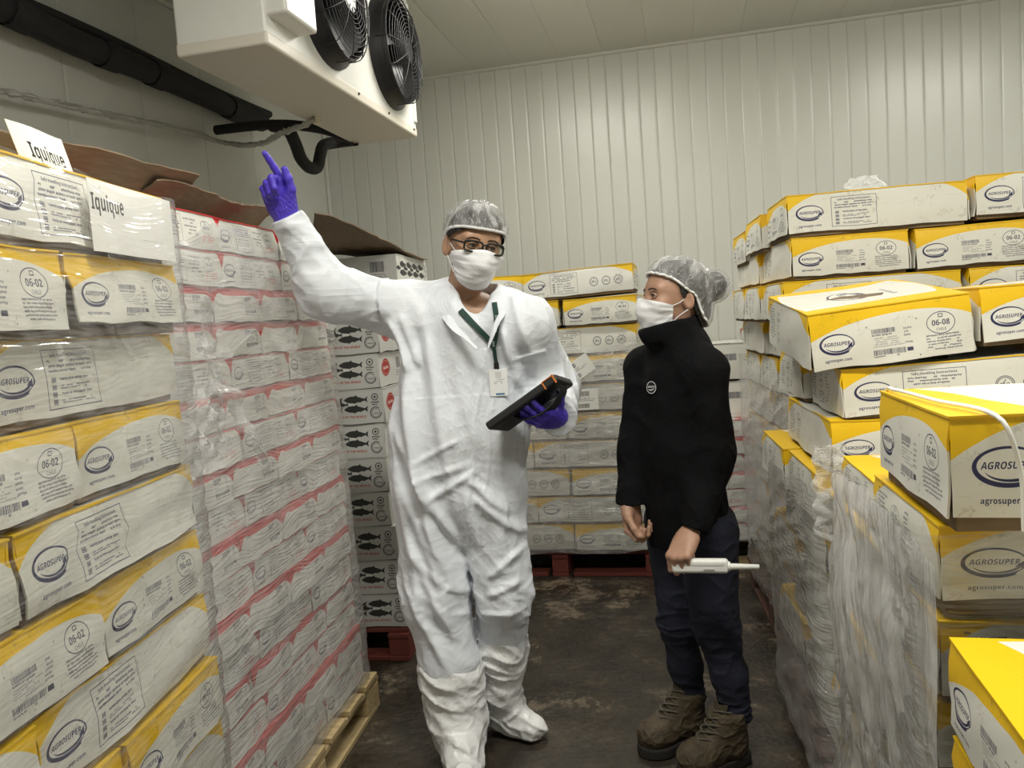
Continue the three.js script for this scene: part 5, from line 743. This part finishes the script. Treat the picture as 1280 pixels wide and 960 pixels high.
// ---------- the woman in the black jacket ----------
{
  const O = [-0.04, 0, -2.54], off = (g) => g.translate(-O[0], 0, -O[2]), off2 = new THREE.Matrix4().makeTranslation(-O[0], 0, -O[2]);
  const wm = thing('person', 'woman in black jacket, jeans and hair net holding a probe thermometer', 'person', O);
  const F = [-0.75, 0, 0.66], fl = [...F, 0.74];
  const shN = [0.036, 1.228, -2.445], shF = [-0.148, 1.236, -2.645], elN = [0.048, 0.985, -2.44], wrN = [-0.022, 0.775, -2.37], elF = [-0.19, 0.99, -2.6], wrF = [-0.215, 0.82, -2.52];
  const hN = [0.015, 0.74, -2.5], hF = [-0.085, 0.74, -2.6], kN = [0.03, 0.43, -2.5], kF = [-0.085, 0.41, -2.59], aN = [0.078, 0.15, -2.5], aF = [-0.06, 0.14, -2.62];
  const H = headParts({ neck: [0, -0.2, -0.04], neckR: 0.05, ear: 0.82 }), bun = ell([0, 0.052, -0.132], [0.046, 0.043, 0.04], 0.014), nape = ell([0, -0.03, -0.065], [0.066, 0.07, 0.05], 0.03), skullB = union([H.skull, bun, nape], 0.03);
  const hm = new THREE.Matrix4().compose(V(-0.045, 1.448, -2.55), new THREE.Quaternion().setFromEuler(new THREE.Euler(rad(-7), rad(-64), 0, 'YXZ')), V(0.94, 0.94, 0.94)), hm2 = off2.clone().multiply(hm);
  const headGeo = apply(nets(H.full, [-0.1, -0.2, -0.125], [0.1, 0.135, 0.13], 0.003, (x, y) => [x * 5, y * 5]), hm);
  const core = union([cap([-0.04, 1.24, -2.55], 0.11, [-0.05, 0.95, -2.55], 0.1, fl), cap([-0.05, 0.95, -2.55], 0.1, [-0.04, 0.78, -2.55], 0.11, fl), cap(shN, 0.045, elN, 0.034), cap(elN, 0.034, wrN, 0.024), cap(shF, 0.045, elF, 0.034), cap(elF, 0.034, wrF, 0.024), cap(hN, 0.06, kN, 0.045), cap(kN, 0.045, aN, 0.032), cap(hF, 0.06, kF, 0.045), cap(kF, 0.045, aF, 0.032)], 0.04);
  const coreGeo = nets(core, [-0.32, 0.05, -2.8], [0.2, 1.4, -2.3], 0.014);
  const gN = handSDF({ curl: [[62, 92, 55], [66, 94, 55], [70, 94, 55], [74, 94, 55]], mirror: -1, thumb: [[0.3, 0.7, 0.75, 0.036], [-0.35, 0.6, 0.7, 0.03], [-0.9, 0.3, 0.25, 0.024]], r: 0.94, cuff: cap([0, -0.06, 0], 0.024, [0, 0, 0], 0.025, [0, 0, 1, 0.8]) });
  const gF = handSDF({ curl: [[48, 62, 40], [54, 66, 42], [58, 68, 42], [62, 70, 42]], thumb: [[0.4, 0.8, 0.5, 0.034], [0.05, 0.9, 0.5, 0.03], [-0.2, 0.9, 0.3, 0.024]], r: 0.94, cuff: cap([0, -0.06, 0], 0.024, [0, 0, 0], 0.025, [0, 0, 1, 0.8]) });
  const mN = frameOf([-0.035, 0.765, -2.365], [-0.4, -0.6, 0.65], [0.3, -0.75, -0.55]), mF = frameOf([-0.216, 0.825, -2.52], [0.08, -0.9, 0.22], [0.72, 0, 0.5]);
  const handGeo = (f, m) => apply(nets(f, [-0.07, -0.07, -0.05], [0.09, 0.2, 0.1], 0.0027, (x, y) => [x * 5, y * 5]), m);
  const skin = skinOf(0.43, 0.25, 0.17); wm.userData.skin = skin;
  part('body', off(mergeGeometries([headGeo, coreGeo, handGeo(gN, mN), handGeo(gF, mF)])), skin, wm);
  eyes(wm, hm2, [0.1, 0.5], H.full); ghost(wm);
  // jacket
  const jb = union([cap([-0.045, 1.2, -2.55], 0.132, [-0.055, 0.98, -2.55], 0.142, fl), cap([-0.055, 0.98, -2.55], 0.142, [-0.045, 0.745, -2.55], 0.158, fl), cap([-0.03, 1.3, -2.55], 0.065, shN, 0.056), cap([-0.03, 1.3, -2.56], 0.065, shF, 0.056), cap(shN, 0.06, elN, 0.055), cap(elN, 0.055, wrN, 0.04), cap(shF, 0.06, elF, 0.052), cap(elF, 0.052, wrF, 0.04), cap([-0.035, 1.3, -2.55], 0.078, [-0.07, 1.368, -2.528], 0.086, null, 0.03)], 0.04);
  const jacket = (x, y, z) => {
    let d = jb(x, y, z); if (d > 0.06 || d < -0.06) return d;
    d -= 0.006 * soft(x * 5 + y * 2, y * 4, z * 5) + 0.003 * soft(x * 10, y * 8 + 3, z * 10) - 0.002;
    d = Math.max(d, -(y - 0.715 + 0.25 * (x - 0.07) * -1 + 0.0)); const inner = Math.hypot(x + 0.062, z + 2.535) - 0.073; if (y > 1.33) d = smax(d, -inner, 0.01); const top = y - 1.392 + 0.28 * (-(x + 0.04)) * -1 + 0.05; if (y > 1.28) d = smax(d, (y - (1.39 + 0.22 * (x + 0.04))), 0.012);
    const cN = (x - wrN[0]) * -0.36 + (y - wrN[1]) * -0.88 + (z - wrN[2]) * 0.3; if (y < 0.85 && z > -2.42) d = Math.max(d, cN); const cF = -(y - wrF[1]); if (x < -0.165 && y < 0.9 && y < 0.82) d = Math.max(d, cF);
    return d;
  };
  part('jacket', off(nets(jacket, [-0.36, 0.68, -2.82], [0.24, 1.48, -2.26], 0.0065, cyl(-0.04, -2.55), 2)), phys({ name: 'black_fleece', color: lin(0.0045, 0.0045, 0.0055), roughness: 0.92, specularIntensity: 0.3, bumpMap: noiseTex(256, (u, v) => 0.5 + 0.4 * tile(u, v, 80)), bumpScale: 0.002 }), wm);
  { const [cv, c] = canvasOf(128, 128); c.fillStyle = '#0b0b0d'; c.fillRect(0, 0, 128, 128); c.strokeStyle = '#e8e8ea'; c.lineWidth = 6; c.beginPath(); c.arc(64, 64, 54, 0, 7); c.stroke(); c.fillStyle = '#e8e8ea'; c.beginPath(); c.moveTo(24, 78); c.quadraticCurveTo(66, 112, 104, 66); c.quadraticCurveTo(68, 92, 24, 78); c.fill(); c.font = 'bold 20px sans-serif'; c.textAlign = 'center'; c.save(); c.translate(64, 66); c.scale(84 / c.measureText('AGROSUPER').width, 1.15); c.fillText('AGROSUPER', 0, 0); c.restore();
    const dn = V(-0.25, 0.05, 1).normalize(), q = [-0.118, 1.185, -2.52], ctr = touch(jacket, q, dn.toArray(), 0.004), g = slabGeo(10, 10, (u, v) => { const a = u * Math.PI * 2, r = 0.021 * (1 - v) + 0.0001, p = touch(jacket, [q[0] + Math.cos(a) * r, q[1] + Math.sin(a) * r, q[2]], dn.toArray(), 0.0035); return [p[0] - O[0], p[1], p[2] - O[2]]; }, 0.001, (u, v) => [0.5 + 0.5 * Math.cos(u * Math.PI * 2) * (1 - v), 0.5 + 0.5 * Math.sin(u * Math.PI * 2) * (1 - v)]);
    part('jacket_emblem', g, std({ name: 'emblem_stitching', map: texOf(cv), roughness: 0.8, side: THREE.DoubleSide }), wm); }
  // jeans
  const jn = union([cap([-0.045, 0.8, -2.55], 0.118, [-0.04, 0.72, -2.55], 0.122, [...F, 0.8]), cap(hN, 0.098, kN, 0.068, null, 0.03), cap(kN, 0.064, [0.062, 0.28, -2.5], 0.053, null, 0.03), cap([0.062, 0.28, -2.5], 0.053, aN, 0.045, null, 0.03), cap(hF, 0.095, kF, 0.064, null, 0.03), cap(kF, 0.06, [-0.075, 0.27, -2.605], 0.051, null, 0.03), cap([-0.075, 0.27, -2.605], 0.051, aF, 0.045, null, 0.03)], 0.035);
  const jeans = (x, y, z) => { const d = jn(x, y, z); if (d > 0.05 || d < -0.05) return d; const low = sstep(0.3, 0.16, y), knee = Math.exp(-(((y - 0.42) / 0.07) ** 2)); return smax(d - 0.004 * ridge(x * 9, y * 9, z * 9) - (0.008 * low + 0.007 * knee) * ridge(x * 5, y * 24, z * 5) + 0.002, 0.135 - y, 0.008); };
  part('jeans', off(nets(jeans, [-0.22, 0.11, -2.76], [0.2, 0.95, -2.36], 0.006, cyl(-0.04, -2.55))), std({ name: 'denim', color: lin(0.0085, 0.0105, 0.025), roughness: 0.85, bumpMap: noiseTex(256, (u, v) => 0.5 + 0.3 * Math.sin((u * 60 + v * 60) * Math.PI * 2) + 0.2 * tile(u, v, 60)), bumpScale: 0.0008 }), wm);
  // boots
  const leather = std({ name: 'worn_leather', color: lin(0.085, 0.062, 0.034), map: noiseTex(256, (u, v) => { const n = 0.8 + 0.2 * tile(u, v, 6) + 0.12 * tile(u, v, 30); return [n, n, n]; }), roughness: 0.75, bumpMap: crinkle, bumpScale: 0.004 }), rubber = std({ name: 'boot_rubber', color: lin(0.018, 0.015, 0.012), roughness: 0.8 }), lace = std({ name: 'boot_lace', color: lin(0.1, 0.09, 0.07), roughness: 0.85 });
  for (const [heel, toe, ank] of [[[0.095, -2.52], [-0.075, -2.385], aN], [[-0.03, -2.645], [-0.205, -2.51], aF]]) {
    const d = V(toe[0] - heel[0], 0, toe[1] - heel[1]).normalize(), sd = V(d.z, 0, -d.x), P = (l, y, s) => [heel[0] + d.x * l + sd.x * s, y, heel[1] + d.z * l + sd.z * s], len = 0.235;
    const up = union([cap(P(0.045, 0.065, 0), 0.043, P(len - 0.05, 0.055, 0), 0.045, null), ell(P(len - 0.045, 0.062, 0), [0.052, 0.042, 0.052]), cap(P(0.05, 0.07, 0), 0.046, P(0.055, 0.17, 0), 0.054), cap(P(0.06, 0.15, 0), 0.045, P(0.14, 0.075, 0), 0.042)], 0.03), f = (x, y, z) => smax(smax(up(x, y, z) - 0.004 * ridge(x * 15, y * 20, z * 15), 0.028 - y, 0.006), y - 0.178, 0.012);
    const lo = [Math.min(heel[0], toe[0]) - 0.1, 0.01, Math.min(heel[1], toe[1]) - 0.1], hi = [Math.max(heel[0], toe[0]) + 0.1, 0.21, Math.max(heel[1], toe[1]) + 0.1];
    const b = part('boot', off(nets(f, lo, hi, 0.005, (x, y, z) => [x * 3 + z * 2, y * 3])), leather, wm);
    const so = union([cap(P(0.03, 0.018, 0), 0.045, P(0.09, 0.018, 0), 0.04), cap(P(0.09, 0.018, 0), 0.04, P(len - 0.06, 0.018, 0), 0.054), cap(P(len - 0.06, 0.018, 0), 0.054, P(len - 0.04, 0.018, 0), 0.052)], 0.03), sf = (x, y, z) => smax(smax(so(x, 0.018, z), y - 0.036, 0.006), 0.001 - y, 0.004);
    part('sole', off(nets(sf, [lo[0], -0.005, lo[2]], [hi[0], 0.05, hi[2]], 0.005)), rubber, b);
    const L = []; for (let i = 0; i < 5; i++) { const l = 0.165 - i * 0.017, y = 0.105 + i * 0.017; L.push(tubeGeo([P(l - 0.02, y - 0.014, 0.034), P(l + 0.006, y + 0.004, 0.012), P(l + 0.004, y + 0.014, -0.014), P(l - 0.026, y + 0.008, -0.036)], 0.0032, 14, 6), tubeGeo([P(l - 0.02, y - 0.014, -0.034), P(l + 0.008, y + 0.004, -0.012), P(l + 0.005, y + 0.014, 0.014), P(l - 0.026, y + 0.008, 0.036)], 0.0032, 14, 6)); }
    part('laces', L.map(off), lace, b);
    part('tongue', off(slabGeo(8, 8, (u, v) => { const q = P(0.118 - 0.02 * v - 0.02 * (u - 0.5) ** 2 * 4, 0.155 + v * 0.05, (u - 0.5) * 0.06); return q; }, 0.006)), leather, b);
  }
  // hair, net, mask
  const hedge = (a) => { const q = Math.abs(a > Math.PI ? a - 2 * Math.PI : a); return 0.12 - 0.5 * sstep(0.9, 1.5, q) - 0.25 * sstep(1.7, 2.6, q); }, nedge = (a) => { const q = Math.abs(a > Math.PI ? a - 2 * Math.PI : a); return 0.1 - 0.16 * sstep(0.8, 1.6, q) - 0.42 * sstep(1.7, 2.5, q); };
  part('hair', apply(domeGeo(skullB, 0.007, hedge, 56, 22, null), hm2), hairMat, wm);
  const nf = (az, v) => 0.003 + 0.006 * ridge(Math.sin(az) * 2.6, Math.cos(az) * 2.6, v * 2) + 0.005 * ridge(Math.sin(az) * 7, Math.cos(az) * 7, v * 3) + 0.005 * Math.sin(Math.PI * clamp(v, 0, 1));
  const net = part('hair_net', apply(domeGeo(skullB, 0.008, nedge, 100, 34, nf), hm2), netMat, wm);
  part('elastic_edge', apply(ring(skullB, 0.011, nedge, 0.0042, 70, (a) => 0.0025 * Math.sin(a * 41) + 0.0015 * Math.sin(a * 23)), hm2), netEdge, net);
  part('face_mask', apply(surgicalMask(H.hull, 0, -0.008, -0.125, 64), hm2), maskMat, wm);
  earLoops(wm, null, [-1, 1].flatMap((s) => [[[s * 0.07, -0.026, 0.042], [s * 0.077, -0.012, 0.015], [s * 0.083, 0.012, -0.01]], [[s * 0.068, -0.082, 0.04], [s * 0.075, -0.055, 0.015], [s * 0.082, -0.032, -0.014]]]).map((p) => p.map((q) => V(...q).applyMatrix4(hm2))));
  // probe thermometer gripped in her left hand: its axis runs across the palm
  const q = V(0, 0.098, 0.03).applyMatrix4(mN), ax = V(1, 0.03, 0.12).normalize();
  const t = thing('probe_thermometer', 'white probe thermometer with a thin rod in the woman\'s left hand', 'thermometer', q.toArray()); t.quaternion.setFromUnitVectors(V(1, 0, 0), ax);
  const pw = std({ name: 'white_plastic', color: lin(0.78, 0.78, 0.75), roughness: 0.4 });
  part('handle', new RoundedBoxGeometry(0.16, 0.042, 0.026, 3, 0.011).translate(0.058, 0.004, 0.0), pw, t); part('probe_rod', [new THREE.CylinderGeometry(0.0065, 0.0095, 0.085, 14).rotateZ(-Math.PI / 2).translate(0.178, 0.002, 0), new THREE.CylinderGeometry(0.013, 0.013, 0.006, 16).rotateZ(Math.PI / 2).translate(0.139, 0.003, 0)], pw, t); part('button', boxAt(0.03, 0.006, 0.003, 0.085, -0.004, 0.014, 0.001), std({ name: 'grey_button', color: lin(0.35, 0.35, 0.34), roughness: 0.5 }), t); part('seam_groove', boxAt(0.1, 0.0012, 0.0015, 0.075, 0.008, 0.0128, 0.0004), std({ name: 'dark_seam', color: lin(0.12, 0.12, 0.12), roughness: 0.7 }), t);
}

scene.traverse((o) => { if (o.isMesh) { o.castShadow = true; o.receiveShadow = true; } });
renderer.render(scene, camera);
